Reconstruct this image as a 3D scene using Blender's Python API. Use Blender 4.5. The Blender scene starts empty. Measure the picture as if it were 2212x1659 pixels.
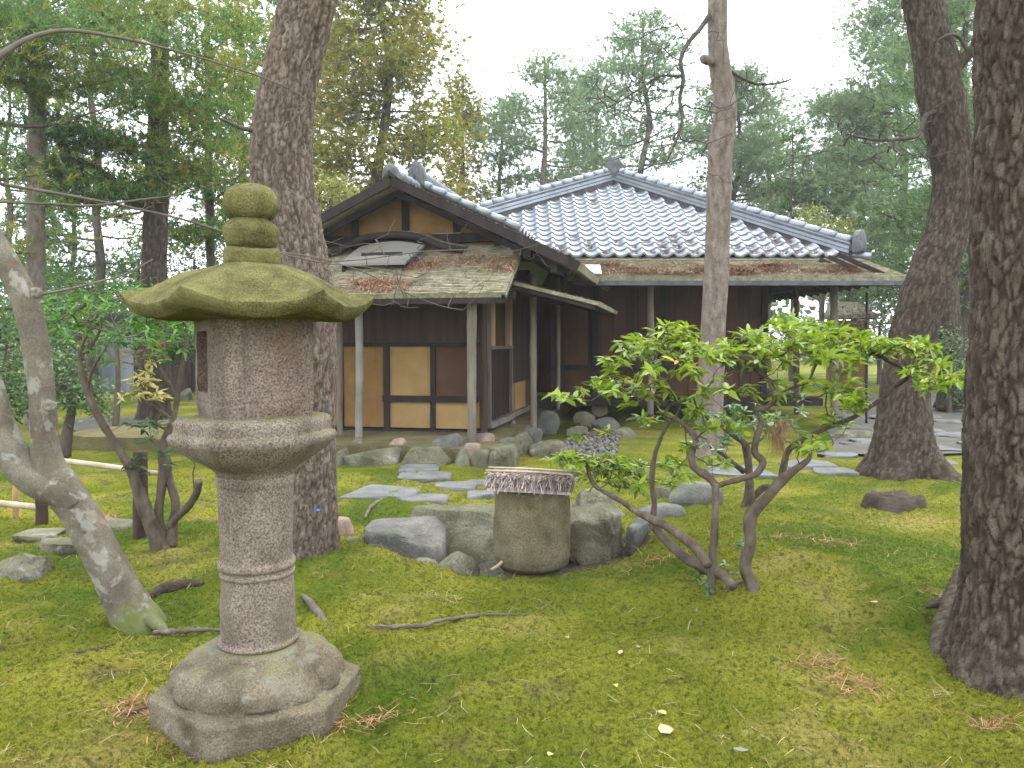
import bpy, bmesh, math, random
import numpy as np
from mathutils import Vector, Matrix

# ------------------------------------------------------------------ camera, sky, light, exposure
sc = bpy.context.scene
COL = sc.collection
RAD = math.radians
F, CX, CY, EYE = 1723.0, 1106.0, 829.5, 1.55          # focal length and centre of the 2212 x 1659 survey grid, eye height
PITCH = math.atan((CY - 740.0) / F)
cam = bpy.data.cameras.new('camera')
cam.sensor_width = 36.0
cam.lens = F / 2212.0 * 36.0
cam.clip_start, cam.clip_end = 0.05, 2000.0
cam_o = bpy.data.objects.new('camera', cam)
COL.objects.link(cam_o)
cam_o.location = (0, 0, EYE)
cam_o.rotation_euler = (math.pi / 2 - PITCH, 0, 0)
sc.camera = cam_o

SUN_EL, SUN_AZ = RAD(58), RAD(35)                      # soft sun behind thin cloud, high, ahead and to the right
world = bpy.data.worlds.new('World')
sc.world = world
world.use_nodes = True
wn = world.node_tree
wn.nodes.clear()
sky = wn.nodes.new('ShaderNodeTexSky')
sky.sky_type = 'NISHITA'
sky.sun_disc = False
sky.sun_elevation = SUN_EL
sky.sun_rotation = SUN_AZ
sky.air_density, sky.dust_density, sky.ozone_density = 1.0, 4.0, 1.0
mix = wn.nodes.new('ShaderNodeMix'); mix.data_type = 'RGBA'
mix.inputs['Factor'].default_value = 0.86              # an even white cloud layer over the clear sky
mix.inputs[7].default_value = (9.9, 10.5, 11.4, 1)
wn.links.new(sky.outputs[0], mix.inputs[6])
bg = wn.nodes.new('ShaderNodeBackground'); bg.inputs[1].default_value = 0.12
wo = wn.nodes.new('ShaderNodeOutputWorld')
wn.links.new(mix.outputs[2], bg.inputs[0]); wn.links.new(bg.outputs[0], wo.inputs[0])

sl = bpy.data.lights.new('sun', 'SUN'); sl.energy = 1.0; sl.angle = RAD(25); sl.color = (1.0, 0.97, 0.91)
so = bpy.data.objects.new('sun', sl); COL.objects.link(so)
sd = Vector((math.sin(SUN_AZ) * math.cos(SUN_EL), math.cos(SUN_AZ) * math.cos(SUN_EL), math.sin(SUN_EL)))
so.rotation_euler = sd.to_track_quat('Z', 'Y').to_euler()
so.location = (4, 4, 30)

sc.view_settings.view_transform = 'Standard'
sc.view_settings.look = 'None'
sc.view_settings.gamma = 1.0
sc.view_settings.use_curve_mapping = False
sc.view_settings.exposure = 1.9
sc.cycles.use_denoising = True
sc.cycles.max_bounces = 6
sc.cycles.diffuse_bounces = 3
sc.cycles.transmission_bounces = 4
sc.cycles.volume_bounces = 0

# ------------------------------------------------------------------ survey helpers
SP, CP = math.sin(PITCH), math.cos(PITCH)

def ray(x, y):
    dx, dy = (x - CX) / F, (CY - y) / F
    return np.array((dx, CP + dy * SP, -SP + dy * CP))

def at(x, y, Y):
    """the point at depth Y metres that lies in direction (x, y) of the survey grid"""
    r = ray(x, y)
    return np.array((0, 0, EYE)) + r * (Y / r[1])

def at_z(x, y, z):
    r = ray(x, y)
    return np.array((0, 0, EYE)) + r * ((z - EYE) / r[2])

# ------------------------------------------------------------------ noise
def _hash(i, j, k):
    i = i.astype(np.int64) * 374761393 + j.astype(np.int64) * 668265263 + k.astype(np.int64) * 2147483647
    i = (i ^ (i >> 13)) * 1274126177
    i = i & 0xFFFFFFFF
    i = ((i ^ (i >> 16)) * 2246822519) & 0xFFFFFFFF
    return (i & 0xFFFFFF) / float(0xFFFFFF)

def vnoise(p):
    p = np.asarray(p, float)
    i = np.floor(p); f = p - i
    u = f * f * (3 - 2 * f)
    a, b, c = i[:, 0], i[:, 1], i[:, 2]
    r = 0
    for dx in (0, 1):
        wx = u[:, 0] if dx else 1 - u[:, 0]
        for dy in (0, 1):
            wy = u[:, 1] if dy else 1 - u[:, 1]
            for dz in (0, 1):
                wz = u[:, 2] if dz else 1 - u[:, 2]
                r = r + wx * wy * wz * _hash(a + dx, b + dy, c + dz)
    return r * 2 - 1

def fbm(p, octv=4, gain=0.5):
    p = np.asarray(p, float); s = 0; a = 1.0
    for o in range(octv):
        s = s + a * vnoise(p * (2 ** o) + 17.3 * o); a *= gain
    return s

def worley(p, ident=None):
    p = np.asarray(p, float)
    i = np.floor(p); f1 = np.full(len(p), 9.0); f2 = f1.copy()
    for dx in (-1, 0, 1):
        for dy in (-1, 0, 1):
            for dz in (-1, 0, 1):
                c = i + (dx, dy, dz)
                q = c + np.stack((_hash(c[:, 0], c[:, 1], c[:, 2]), _hash(c[:, 0] + 31, c[:, 1] + 7, c[:, 2]), _hash(c[:, 0], c[:, 1] + 57, c[:, 2] + 11)), 1)
                d = np.sqrt(((q - p) ** 2).sum(1))
                n = d < f1
                f2 = np.where(n, f1, np.minimum(f2, d)); f1 = np.where(n, d, f1)
                if ident is not None: ident[n] = _hash(c[n, 0] + 5, c[n, 1] + 91, c[n, 2] + 3)
    return f1, f2

def sstep(a, b, x):
    t = np.clip((x - a) / (b - a), 0, 1)
    return t * t * (3 - 2 * t)

# ------------------------------------------------------------------ mesh helpers
class MB:
    """collects vertices and faces for ONE mesh"""
    def __init__(s):
        s.v, s.f, s.n = [], [], 0
    def add(s, V, *Fs):
        V = np.asarray(V, float).reshape(-1, 3)
        for Fa in Fs:
            Fa = np.asarray(Fa, np.int64)
            if len(Fa): s.f.append(Fa + s.n)
        s.v.append(V); s.n += len(V)
        return s
    def box8(s, c):
        """c: 8 corners, bottom ring 0..3 and top ring 4..7"""
        return s.add(c, [(0, 3, 2, 1), (4, 5, 6, 7), (0, 1, 5, 4), (1, 2, 6, 5), (2, 3, 7, 6), (3, 0, 4, 7)])
    def beam(s, p0, p1, w, h, up=(0, 0, 1)):
        p0, p1, up = (np.asarray(a, float) for a in (p0, p1, up))
        d = p1 - p0; d /= np.linalg.norm(d)
        sx = np.cross(d, up); sx /= np.linalg.norm(sx); uz = np.cross(sx, d)
        a, b = sx * w / 2, uz * h / 2
        return s.box8([p0 - a - b, p0 + a - b, p1 + a - b, p1 - a - b, p0 - a + b, p0 + a + b, p1 + a + b, p1 - a + b])
    def grid(s, P):
        """P: (n, m, 3) grid of points"""
        P = np.asarray(P, float); n, m = P.shape[:2]
        I = np.arange(n * m).reshape(n, m)
        return s.add(P.reshape(-1, 3), np.stack((I[:-1, :-1], I[:-1, 1:], I[1:, 1:], I[1:, :-1]), -1).reshape(-1, 4))
    def mesh(s, name, smooth=True):
        me = bpy.data.meshes.new(name)
        V = np.concatenate(s.v) if s.v else np.zeros((0, 3))
        me.vertices.add(len(V)); me.vertices.foreach_set('co', V.astype(np.float32).ravel())
        li = np.concatenate([f.ravel() for f in s.f]); tot = np.concatenate([np.full(len(f), f.shape[1]) for f in s.f])
        me.loops.add(len(li)); me.loops.foreach_set('vertex_index', li.astype(np.int32))
        st = np.concatenate(((0,), np.cumsum(tot)[:-1])).astype(np.int32)
        me.polygons.add(len(tot)); me.polygons.foreach_set('loop_start', st)
        me.update(calc_edges=True)
        if not smooth: me.polygons.foreach_set('use_smooth', np.zeros(len(tot), bool))
        me.validate()
        return me

def link(name, me, mat, parent=None):
    o = bpy.data.objects.new(name, me); COL.objects.link(o)
    if mat is not None and not me.materials: me.materials.append(mat)
    if parent is not None:
        o.parent = parent
        if parent.type == 'EMPTY': o.matrix_parent_inverse = Matrix.Translation(-Vector(parent.location))
    return o

def obj(name, mb, mat, parent=None, smooth=True):
    return link(name, mb.mesh(name, smooth), mat, parent)

def tag(o, label=None, cat=None, group=None, kind=None):
    for k, v in (('label', label), ('category', cat), ('group', group), ('kind', kind)):
        if v: o[k] = v
    return o

def thing(name, label, cat, loc=(0, 0, 0), group=None):
    o = bpy.data.objects.new(name, None); COL.objects.link(o)
    o.location = Vector([float(c) for c in loc]); o.empty_display_size = 0.1
    return tag(o, label, cat, group)

def spline(pts, n):
    P = np.asarray(pts, float)
    if len(P) == 2: 
        t = np.linspace(0, 1, n)[:, None]; return P[0] * (1 - t) + P[1] * t
    Q = np.vstack((2 * P[0] - P[1], P, 2 * P[-1] - P[-2]))
    s = np.concatenate(((0,), np.cumsum(np.linalg.norm(np.diff(P[:, :3], axis=0), axis=1))))
    u = np.interp(np.linspace(0, s[-1], n), s, np.arange(len(P)))
    k = np.minimum(u.astype(int), len(P) - 2); t = (u - k)[:, None]
    a, b, c, d = Q[k], Q[k + 1], Q[k + 2], Q[k + 3]
    return 0.5 * (2 * b + (c - a) * t + (2 * a - 5 * b + 4 * c - d) * t ** 2 + (3 * b - a - 3 * c + d) * t ** 3)

def tube(mb, pts, radii, seg=8, n=None, disp=None, cap=True, grow_noise=0):
    """a tube along pts; disp(theta, s, centre, normals, r) gives extra radius"""
    P4 = np.column_stack((np.asarray(pts, float), np.broadcast_to(np.asarray(radii, float), (len(pts),))))
    if n: P4 = spline(P4, n)
    C, R = P4[:, :3], np.maximum(P4[:, 3], 1e-4); m = len(C)
    T = np.gradient(C, axis=0); T /= np.linalg.norm(T, axis=1)[:, None] + 1e-12
    up = np.array((0, 1, 0.0)) if abs(T[0][1]) < 0.9 else np.array((1, 0, 0.0))
    N = np.zeros_like(C); a = up - T[0] * up.dot(T[0]); N[0] = a / np.linalg.norm(a)
    for i in range(1, m):
        a = N[i - 1] - T[i] * N[i - 1].dot(T[i]); N[i] = a / np.linalg.norm(a)
    B = np.cross(T, N)
    th = np.linspace(0, 2 * np.pi, seg, endpoint=False)
    D = np.cos(th)[None, :, None] * N[:, None, :] + np.sin(th)[None, :, None] * B[:, None, :]
    S = np.concatenate(((0,), np.cumsum(np.linalg.norm(np.diff(C, axis=0), axis=1))))
    rr = np.repeat(R[:, None], seg, 1)
    if disp is not None: rr = rr + disp(th, S, C, D, rr)
    P = C[:, None, :] + D * rr[:, :, None]
    I = np.arange(m * seg).reshape(m, seg); J = np.roll(I, -1, 1)
    Fq = np.stack((I[:-1], J[:-1], J[1:], I[1:]), -1).reshape(-1, 4)
    V = P.reshape(-1, 3)
    if cap:
        V = np.vstack((V, C[0], C[-1])); a, b = m * seg, m * seg + 1
        Ft = np.vstack((np.stack((J[0], I[0], np.full(seg, a)), -1), np.stack((I[-1], J[-1], np.full(seg, b)), -1)))
        mb.add(V, Fq, Ft)
    else: mb.add(V, Fq)
    return rr

def frame(d, rng):
    """for unit directions d (N,3): two unit vectors across them, at random roll"""
    a = rng.normal(size=d.shape); a -= d * (a * d).sum(1)[:, None]; a /= np.linalg.norm(a, axis=1)[:, None] + 1e-9
    return a, np.cross(d, a)

def unit(v):
    return v / (np.linalg.norm(v, axis=-1, keepdims=True) + 1e-9)

def tufts(mb, C, axis, L, W, k, spread, rng):
    """k thin needles fanning out of every point"""
    n = len(C); C = np.repeat(C, k, 0); A = np.repeat(np.broadcast_to(axis, (n, 3)), k, 0)
    d = unit(A + spread * rng.normal(size=C.shape)); a, b = frame(d, rng)
    l = L * rng.uniform(0.6, 1.15, (len(C), 1)); o = 0.25 * L * rng.normal(size=C.shape) * 0.3
    V = np.stack((C + o - a * W / 2, C + o + a * W / 2, C + o + d * l), 1).reshape(-1, 3)
    mb.add(V, np.arange(len(V)).reshape(-1, 3))

LEAF_V = np.array([(0, 0, 0), (.28, .34, .06), (.28, 0, 0), (.28, -.34, .06), (.66, .30, .02), (.66, 0, -.03), (.66, -.30, .02), (1, 0, -.10)])
LEAF_F3 = [(0, 2, 1), (0, 3, 2), (4, 5, 7), (5, 6, 7)]
LEAF_F4 = [(1, 2, 5, 4), (2, 3, 6, 5)]

def leaves(mb, C, d, nrm, L, W, rng, simple=False):
    """leaf blades from points C along d with upper side nrm"""
    n = len(C); d = unit(d); s = unit(np.cross(nrm, d)); u = np.cross(d, s)
    l = L * rng.uniform(0.55, 1.2, (n, 1, 1)); w = W * rng.uniform(0.65, 1.2, (n, 1, 1)); cu = rng.uniform(-.6, 2.6, (n, 1, 1))
    if simple:
        T = np.array([(0, 0, 0), (.5, .5, .05), (1, 0, -.05), (.5, -.5, .05)])
        V = C[:, None] + T[None, :, :1] * l * d[:, None] + T[None, :, 1:2] * w * s[:, None] + T[None, :, 2:] * l * u[:, None]
        mb.add(V.reshape(-1, 3), np.arange(n * 4).reshape(-1, 4)); return
    T = LEAF_V
    V = C[:, None] + T[None, :, :1] * l * d[:, None] + T[None, :, 1:2] * w * s[:, None] * 1.5 + T[None, :, 2:] * cu * l * u[:, None]
    o = (np.arange(n) * 8)[:, None, None]
    mb.add(V.reshape(-1, 3), (np.array(LEAF_F3)[None] + o).reshape(-1, 3), (np.array(LEAF_F4)[None] + o).reshape(-1, 4))

def grow(skel, targets, rng, step=0.1, r_tip=0.003, power=0.5, jitter=0.12, bend=0.15):
    """joins every target to the nearest point of a skeleton; returns chains of (points, radii)"""
    P = [np.asarray(p, float) for p in skel]; par = [-1] * len(P); ns = len(P)
    T = np.asarray(targets, float)
    d0 = np.array([np.min(np.linalg.norm(np.asarray(P) - t, axis=1)) for t in T])
    chains = []
    for ti in np.argsort(d0):
        t = T[ti]; A = np.asarray(P); j = int(np.argmin(np.linalg.norm(A - t, axis=1)))
        k = max(2, int(np.linalg.norm(t - A[j]) / step)); idx = [j]; mid = rng.normal(size=3) * bend * np.linalg.norm(t - A[j])
        mid[2] = -abs(mid[2])
        for q in range(1, k + 1):
            s = q / k
            p = A[j] * (1 - s) + t * s + mid * (4 * s * (1 - s)) * 0.5 + (rng.normal(size=3) * step * jitter if q < k else 0)
            P.append(p); par.append(idx[-1]); idx.append(len(P) - 1)
        chains.append(idx)
    w = np.zeros(len(P))
    for c in chains: w[c[-1]] += 1
    for i in range(len(P) - 1, -1, -1):
        if par[i] >= 0: w[par[i]] += w[i]
    P = np.asarray(P)
    out = []
    for c in chains:
        r = r_tip * np.maximum(w[c], 1) ** power; r[0] = min(r[0], r[1] * 1.1)
        out.append((P[c], r))
    return out
# ------------------------------------------------------------------ materials
def _ramp(nt, stops, fac):
    r = nt.nodes.new('ShaderNodeValToRGB'); cr = r.color_ramp
    while len(cr.elements) < len(stops): cr.elements.new(0.5)
    for e, (p, c) in zip(cr.elements, stops):
        e.position = p; e.color = (*c, 1) if len(c) == 3 else c
    if fac is not None: nt.links.new(fac, r.inputs[0])
    return r.outputs[0]

def _noise(nt, vec, scale, detail=5, rough=0.55, dist=0.0):
    n = nt.nodes.new('ShaderNodeTexNoise')
    n.inputs['Scale'].default_value = scale; n.inputs['Detail'].default_value = detail
    n.inputs['Roughness'].default_value = rough; n.inputs['Distortion'].default_value = dist
    nt.links.new(vec, n.inputs['Vector'])
    return n.outputs[0]

def _math(nt, op, a, b=None, clamp=False):
    m = nt.nodes.new('ShaderNodeMath'); m.operation = op; m.use_clamp = clamp
    for i, x in enumerate((a, b)):
        if x is None: continue
        if isinstance(x, (int, float)): m.inputs[i].default_value = x
        else: nt.links.new(x, m.inputs[i])
    return m.outputs[0]

def _mix(nt, fac, a, b, mode='MIX'):
    m = nt.nodes.new('ShaderNodeMix'); m.data_type = 'RGBA'; m.blend_type = mode
    for i, x in ((0, fac), (6, a), (7, b)):
        if isinstance(x, (int, float)): m.inputs[i].default_value = x
        elif isinstance(x, tuple): m.inputs[i].default_value = (*x, 1)
        else: nt.links.new(x, m.inputs[i])
    return m.outputs[2]

def mat(name, ramp, scale=5.0, stretch=(1, 1, 1), detail=5, rough=0.85, spec=0.3, speck=None, layers=(), moss=None,
        metal=0.0, bump=0.0, bscale=40.0, bstretch=None, bdist=0.01, trans=0.0, island=0.0, attr=None, world=False):
    """speck=(scale, ramp, amount): fine grains; layers: (scale, lo, hi, colour, stretch) blotches; moss=(colour, up0, up1, scale, amount)"""
    m = bpy.data.materials.new(name); m.use_nodes = True; nt = m.node_tree; nt.nodes.clear()
    tc = nt.nodes.new('ShaderNodeTexCoord'); geo = nt.nodes.new('ShaderNodeNewGeometry')
    base = geo.outputs['Position'] if world else tc.outputs['Object']
    def vec(st):
        if st == (1, 1, 1): return base
        mp = nt.nodes.new('ShaderNodeMapping'); mp.inputs['Scale'].default_value = st
        nt.links.new(base, mp.inputs['Vector']); return mp.outputs[0]
    f = _noise(nt, vec(stretch), scale, detail)
    if island:
        f = _math(nt, 'ADD', _math(nt, 'MULTIPLY', f, 1 - island), _math(nt, 'MULTIPLY', geo.outputs['Random Per Island'], island))
    col = _ramp(nt, ramp, f)
    if speck:
        s = _ramp(nt, speck[1], _noise(nt, base, speck[0], 3, 0.7))
        col = _mix(nt, speck[2], col, s, speck[3] if len(speck) > 3 else 'MIX')
    for L in layers:
        n = _noise(nt, vec(L[4] if len(L) > 4 else (1, 1, 1)), L[0], 4, 0.6, 0.4)
        k = nt.nodes.new('ShaderNodeMapRange'); k.clamp = True; k.interpolation_type = 'SMOOTHSTEP'
        nt.links.new(n, k.inputs[0]); k.inputs[1].default_value = L[1]; k.inputs[2].default_value = L[2]
        k.inputs[3].default_value = 0; k.inputs[4].default_value = L[5] if len(L) > 5 else 1.0
        col = _mix(nt, k.outputs[0], col, L[3])
    if attr:
        at_ = nt.nodes.new('ShaderNodeAttribute'); at_.attribute_name = attr[0]
        col = _mix(nt, _math(nt, 'MULTIPLY', at_.outputs['Fac'], attr[2]), col, attr[1])
    if moss:
        sep = nt.nodes.new('ShaderNodeSeparateXYZ'); nt.links.new(geo.outputs['Normal'], sep.inputs[0])
        k = nt.nodes.new('ShaderNodeMapRange'); k.clamp = True
        nz = _math(nt, 'ADD', sep.outputs[2], _math(nt, 'MULTIPLY', _math(nt, 'SUBTRACT', _noise(nt, base, moss[3], 5, 0.65), 0.5), 1.8))
        nt.links.new(nz, k.inputs[0]); k.inputs[1].default_value = moss[1]; k.inputs[2].default_value = moss[2]
        k.inputs[3].default_value = 0; k.inputs[4].default_value = moss[4]
        mc = _ramp(nt, [(0.3, tuple(c * 0.6 for c in moss[0])), (0.7, tuple(min(1, c * 1.35) for c in moss[0]))], _noise(nt, base, moss[3] * 6, 3))
        col = _mix(nt, k.outputs[0], col, mc)
    p = nt.nodes.new('ShaderNodeBsdfPrincipled')
    nt.links.new(col, p.inputs['Base Color']); p.inputs['Roughness'].default_value = rough
    p.inputs['Specular IOR Level'].default_value = spec; p.inputs['Metallic'].default_value = metal
    if bump:
        b = nt.nodes.new('ShaderNodeBump'); b.inputs['Strength'].default_value = bump; b.inputs['Distance'].default_value = bdist
        nt.links.new(_noise(nt, vec(bstretch or stretch), bscale, 6, 0.65), b.inputs['Height'])
        nt.links.new(b.outputs[0], p.inputs['Normal'])
    out = nt.nodes.new('ShaderNodeOutputMaterial')
    if trans:
        t = nt.nodes.new('ShaderNodeBsdfTranslucent'); nt.links.new(col, t.inputs[0])
        ms = nt.nodes.new('ShaderNodeMixShader'); ms.inputs[0].default_value = trans
        nt.links.new(p.outputs[0], ms.inputs[1]); nt.links.new(t.outputs[0], ms.inputs[2]); nt.links.new(ms.outputs[0], out.inputs[0])
    else: nt.links.new(p.outputs[0], out.inputs[0])
    return m

MT = {}
MT['moss'] = mat('moss ground', [(.25, (0.084, 0.102, 0.011)), (.45, (0.162, 0.170, 0.022)), (.6, (0.239, 0.219, 0.035)), (.8, (0.290, 0.235, 0.063))], 0.9, detail=9, rough=1, spec=.05,
    layers=[(2.3, .57, .70, (.115, .082, .040), (1, 1, 1), .7), (1.1, .50, .66, (.29, .235, .075), (1, 1, 1), .65), (.55, .46, .62, (.060, .100, .010), (1, 1, 1), .85), (9, .60, .70, (.060, .046, .024), (1, 1, 1), .7), (42, .50, .62, (.040, .058, .007), (1, 1, 1), .7)],
    speck=(140, [(.3, (.40, .48, .30)), (.7, (1.4, 1.4, 1.25))], .85, 'MULTIPLY'), bump=1.0, bscale=90, bdist=.03, world=True)
MT['moss_tuft'] = mat('moss tuft', [(.2, (0.097, 0.122, 0.010)), (.5, (0.193, 0.199, 0.024)), (.8, (0.306, 0.269, 0.050))], 0.9, detail=6, rough=.95, spec=.05, island=.30, trans=.35,
    layers=[(2.3, .57, .70, (.14, .100, .048), (1, 1, 1), .65), (1.1, .50, .66, (.30, .245, .08), (1, 1, 1), .6), (.55, .46, .62, (.068, .118, .010), (1, 1, 1), .85), (9, .60, .70, (.080, .060, .030), (1, 1, 1), .65), (42, .50, .62, (.044, .066, .007), (1, 1, 1), .7)])
MT['dry_needle'] = mat('dry needle', [(.2, (.15, .085, .04)), (.5, (.29, .20, .095)), (.8, (.42, .33, .18))], 3, rough=.7, island=.8)
MT['red_needle'] = mat('red brown needle', [(.2, (.13, .055, .03)), (.5, (.27, .12, .06)), (.8, (.40, .22, .12))], 3, rough=.8, island=.8)
MT['granite'] = mat('pink grey granite', [(.3, (0.098, 0.078, 0.059)), (.5, (0.163, 0.135, 0.107)), (.7, (0.211, 0.183, 0.149))], 4, rough=.9, spec=.2,
    speck=(120, [(.34, (.22, .20, .20)), (.5, (.95, .9, .88)), (.66, (1.65, 1.55, 1.5))], .85, 'MULTIPLY'),
    layers=[(5, .54, .70, (.115, .095, .058), (1, 1, .6), .5), (9, .58, .7, (.07, .058, .04), (1, 1, .7), .6)], moss=((.12, .115, .03), .62, 1.15, 7, .75), bump=.6, bscale=140, bdist=.006)
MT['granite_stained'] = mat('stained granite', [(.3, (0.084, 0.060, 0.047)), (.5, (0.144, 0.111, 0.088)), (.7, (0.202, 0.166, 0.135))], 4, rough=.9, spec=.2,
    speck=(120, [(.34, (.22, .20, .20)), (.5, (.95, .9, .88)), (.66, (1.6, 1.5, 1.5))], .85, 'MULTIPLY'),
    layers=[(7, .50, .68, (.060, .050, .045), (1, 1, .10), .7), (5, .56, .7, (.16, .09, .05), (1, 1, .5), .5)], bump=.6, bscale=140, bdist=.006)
MT['granite_mossy'] = mat('moss covered granite', [(.3, (0.067, 0.061, 0.025)), (.5, (0.117, 0.110, 0.041)), (.72, (0.171, 0.158, 0.061))], 10, detail=9, rough=1, spec=.05,
    speck=(150, [(.34, (.40, .40, .40)), (.66, (1.55, 1.5, 1.45))], .8, 'MULTIPLY'),
    layers=[(6, .57, .70, (.060, .054, .038), (1, 1, 1), .7), (12, .60, .70, (.20, .165, .11), (1, 1, 1), .55), (3, .54, .7, (.165, .155, .06), (1, 1, 1), .6)], bump=1.0, bscale=80, bdist=.016)
MT['granite_base'] = mat('lichened granite', [(.3, (0.072, 0.058, 0.036)), (.5, (0.127, 0.107, 0.072)), (.7, (0.189, 0.162, 0.114))], 6, rough=.95, spec=.15,
    speck=(120, [(.34, (.4, .38, .36)), (.66, (1.5, 1.45, 1.4))], .7, 'MULTIPLY'),
    layers=[(5, .55, .68, (.17, .17, .13), (1, 1, 1), .6), (14, .62, .72, (.27, .27, .22), (1, 1, 1), .4)], moss=((.105, .12, .025), .9, 1.5, 6, .8), bump=.8, bscale=90, bdist=.012)
MT['basin'] = mat('basin stone', [(.3, (0.073, 0.061, 0.032)), (.5, (0.134, 0.115, 0.068)), (.7, (0.190, 0.166, 0.107))], 5, rough=.95, spec=.15,
    speck=(110, [(.34, (.4, .4, .4)), (.66, (1.5, 1.45, 1.4))], .7, 'MULTIPLY'), layers=[(4, .5, .68, (.085, .088, .040), (1, 1, .5), .6)], bump=.7, bscale=80, bdist=.01)
MT['rock'] = mat('mossy grey rock', [(.3, (0.068, 0.062, 0.038)), (.5, (0.124, 0.116, 0.077)), (.7, (0.200, 0.190, 0.137))], 3.5, detail=8, rough=.95, spec=.2,
    speck=(60, [(.34, (.5, .5, .5)), (.66, (1.4, 1.4, 1.35))], .6, 'MULTIPLY'), layers=[(6, .6, .7, (.31, .31, .27), (1, 1, 1), .5)], moss=((.11, .12, .035), .75, 1.5, 4, .65), bump=.8, bscale=35, bdist=.03)
MT['rock_blue'] = mat('blue grey rock', [(.3, (0.070, 0.068, 0.058)), (.5, (0.116, 0.111, 0.096)), (.7, (0.168, 0.158, 0.131))], 4, detail=8, rough=.9, spec=.25,
    speck=(70, [(.34, (.55, .55, .55)), (.66, (1.35, 1.35, 1.35))], .6, 'MULTIPLY'), layers=[(5, .55, .68, (.10, .105, .05), (1, 1, 1), .5)], bump=.7, bscale=35, bdist=.025)
MT['rock_pink'] = mat('pinkish stone', [(.3, (.17, .12, .09)), (.6, (.27, .20, .155))], 5, rough=.95, spec=.2, speck=(70, [(.34, (.55, .55, .55)), (.66, (1.35, 1.35, 1.35))], .6, 'MULTIPLY'), bump=.6, bscale=35, bdist=.02)
MT['flag'] = mat('grey flagstone', [(.3, (0.083, 0.084, 0.079)), (.5, (0.119, 0.119, 0.111)), (.7, (0.155, 0.155, 0.139))], 4, detail=8, rough=.9, spec=.2,
    speck=(60, [(.34, (.7, .7, .7)), (.66, (1.25, 1.25, 1.25))], .5, 'MULTIPLY'), layers=[(5, .6, .72, (.17, .165, .09), (1, 1, 1), .5)], bump=.5, bscale=25, bdist=.015)
MT['earth'] = mat('bare earth', [(.3, (.085, .070, .035)), (.5, (.135, .115, .055)), (.7, (.19, .165, .085))], 2.2, detail=8, rough=1, spec=.05, speck=(60, [(.34, (.55, .55, .55)), (.66, (1.4, 1.4, 1.4))], .6, 'MULTIPLY'), bump=.7, bscale=50, bdist=.02)
MT['gravel'] = mat('gravel', [(.3, (0.060, 0.055, 0.045)), (.7, (0.135, 0.125, 0.105))], 20, rough=.95, island=.7)
MT['path'] = mat('grey trodden path', [(.3, (0.071, 0.066, 0.055)), (.7, (0.112, 0.105, 0.088))], 2, detail=8, rough=1, spec=.1, bump=.5, bscale=60, bdist=.01)
def bark(name, plate, dark, red, grey, sc_=26):
    return mat(name, [(.3, dark), (.5, plate), (.72, grey)], sc_, (1, 1, .35), 6, .95, .12, speck=(130, [(.34, (.5, .48, .46)), (.66, (1.45, 1.42, 1.4))], .65, 'MULTIPLY'),
               layers=[(5, .56, .7, red, (1, 1, .5), .6)], attr=('crack', tuple(c * .38 for c in red), .85), bump=.9, bscale=60, bstretch=(1, 1, .4), bdist=.012)
MT['bark_pine'] = bark('pine bark', (0.137, 0.107, 0.084), (0.068, 0.052, 0.042), (0.149, 0.097, 0.068), (0.214, 0.180, 0.151))
MT['bark_dark'] = bark('dark pine bark', (0.067, 0.053, 0.038), (0.029, 0.022, 0.017), (0.078, 0.050, 0.033), (0.112, 0.094, 0.074))
MT['bark_pale'] = mat('thin flaky pine bark', [(.3, (0.092, 0.069, 0.055)), (.5, (0.158, 0.125, 0.102)), (.7, (0.218, 0.182, 0.155))], 14, (1, 1, .5), 7, .9, .15, speck=(70, [(.34, (.55, .5, .5)), (.66, (1.4, 1.4, 1.4))], .6, 'MULTIPLY'),
    layers=[(1.6, .5, .62, (.145, .115, .088), (1, 1, 1), .7)], bump=.7, bscale=40, bdist=.015)
MT['bark_far'] = mat('distant bark', [(.3, (0.048, 0.038, 0.030)), (.7, (0.116, 0.092, 0.072))], 9, (1, 1, .3), 5, .95, .1, bump=.6, bscale=20, bdist=.03)
MT['bark_grey'] = mat('smooth grey bark', [(.3, (0.071, 0.058, 0.041)), (.5, (0.111, 0.095, 0.069)), (.7, (0.158, 0.141, 0.108))], 8, (1, 1, .7), 7, .85, .2,
    speck=(110, [(.34, (.6, .58, .55)), (.66, (1.35, 1.35, 1.3))], .6, 'MULTIPLY'),
    layers=[(7.5, .55, .63, (.29, .285, .24), (1, 1, .8), .5), (4, .58, .7, (.15, .085, .05), (1, 1, 1), .6), (9, .62, .7, (.085, .085, .04), (1, 1, 1), .6)], attr=('crack', (.085, .105, .02), 1.0), bump=.6, bscale=50, bdist=.006)
MT['bark_shrub'] = mat('shrub bark', [(.3, (0.047, 0.034, 0.024)), (.6, (0.097, 0.076, 0.054)), (.75, (0.144, 0.119, 0.089))], 18, (1, 1, .5), 6, .9, .15, bump=.6, bscale=60, bdist=.006)
MT['twig'] = mat('grey twig', [(.3, (0.060, 0.048, 0.035)), (.7, (0.135, 0.114, 0.089))], 8, rough=.85, spec=.2)
MT['twig_dark'] = mat('dark twig', [(.3, (.035, .028, .024)), (.7, (.085, .07, .058))], 8, rough=.9, spec=.15)
def leafm(name, cols, trans=.4, rough=.5, spec=.3, island=.75, scale=.6):
    return mat(name, [(.12 + .76 * i / (len(cols) - 1), c) for i, c in enumerate(cols)], scale, detail=3, rough=rough, spec=spec, island=island, trans=trans)
MT['leaf_shrub'] = leafm('glossy shrub leaf', [(0.062, 0.109, 0.013), (0.131, 0.211, 0.014), (0.210, 0.299, 0.019), (0.296, 0.357, 0.025)], .42, .36, .32)
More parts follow.
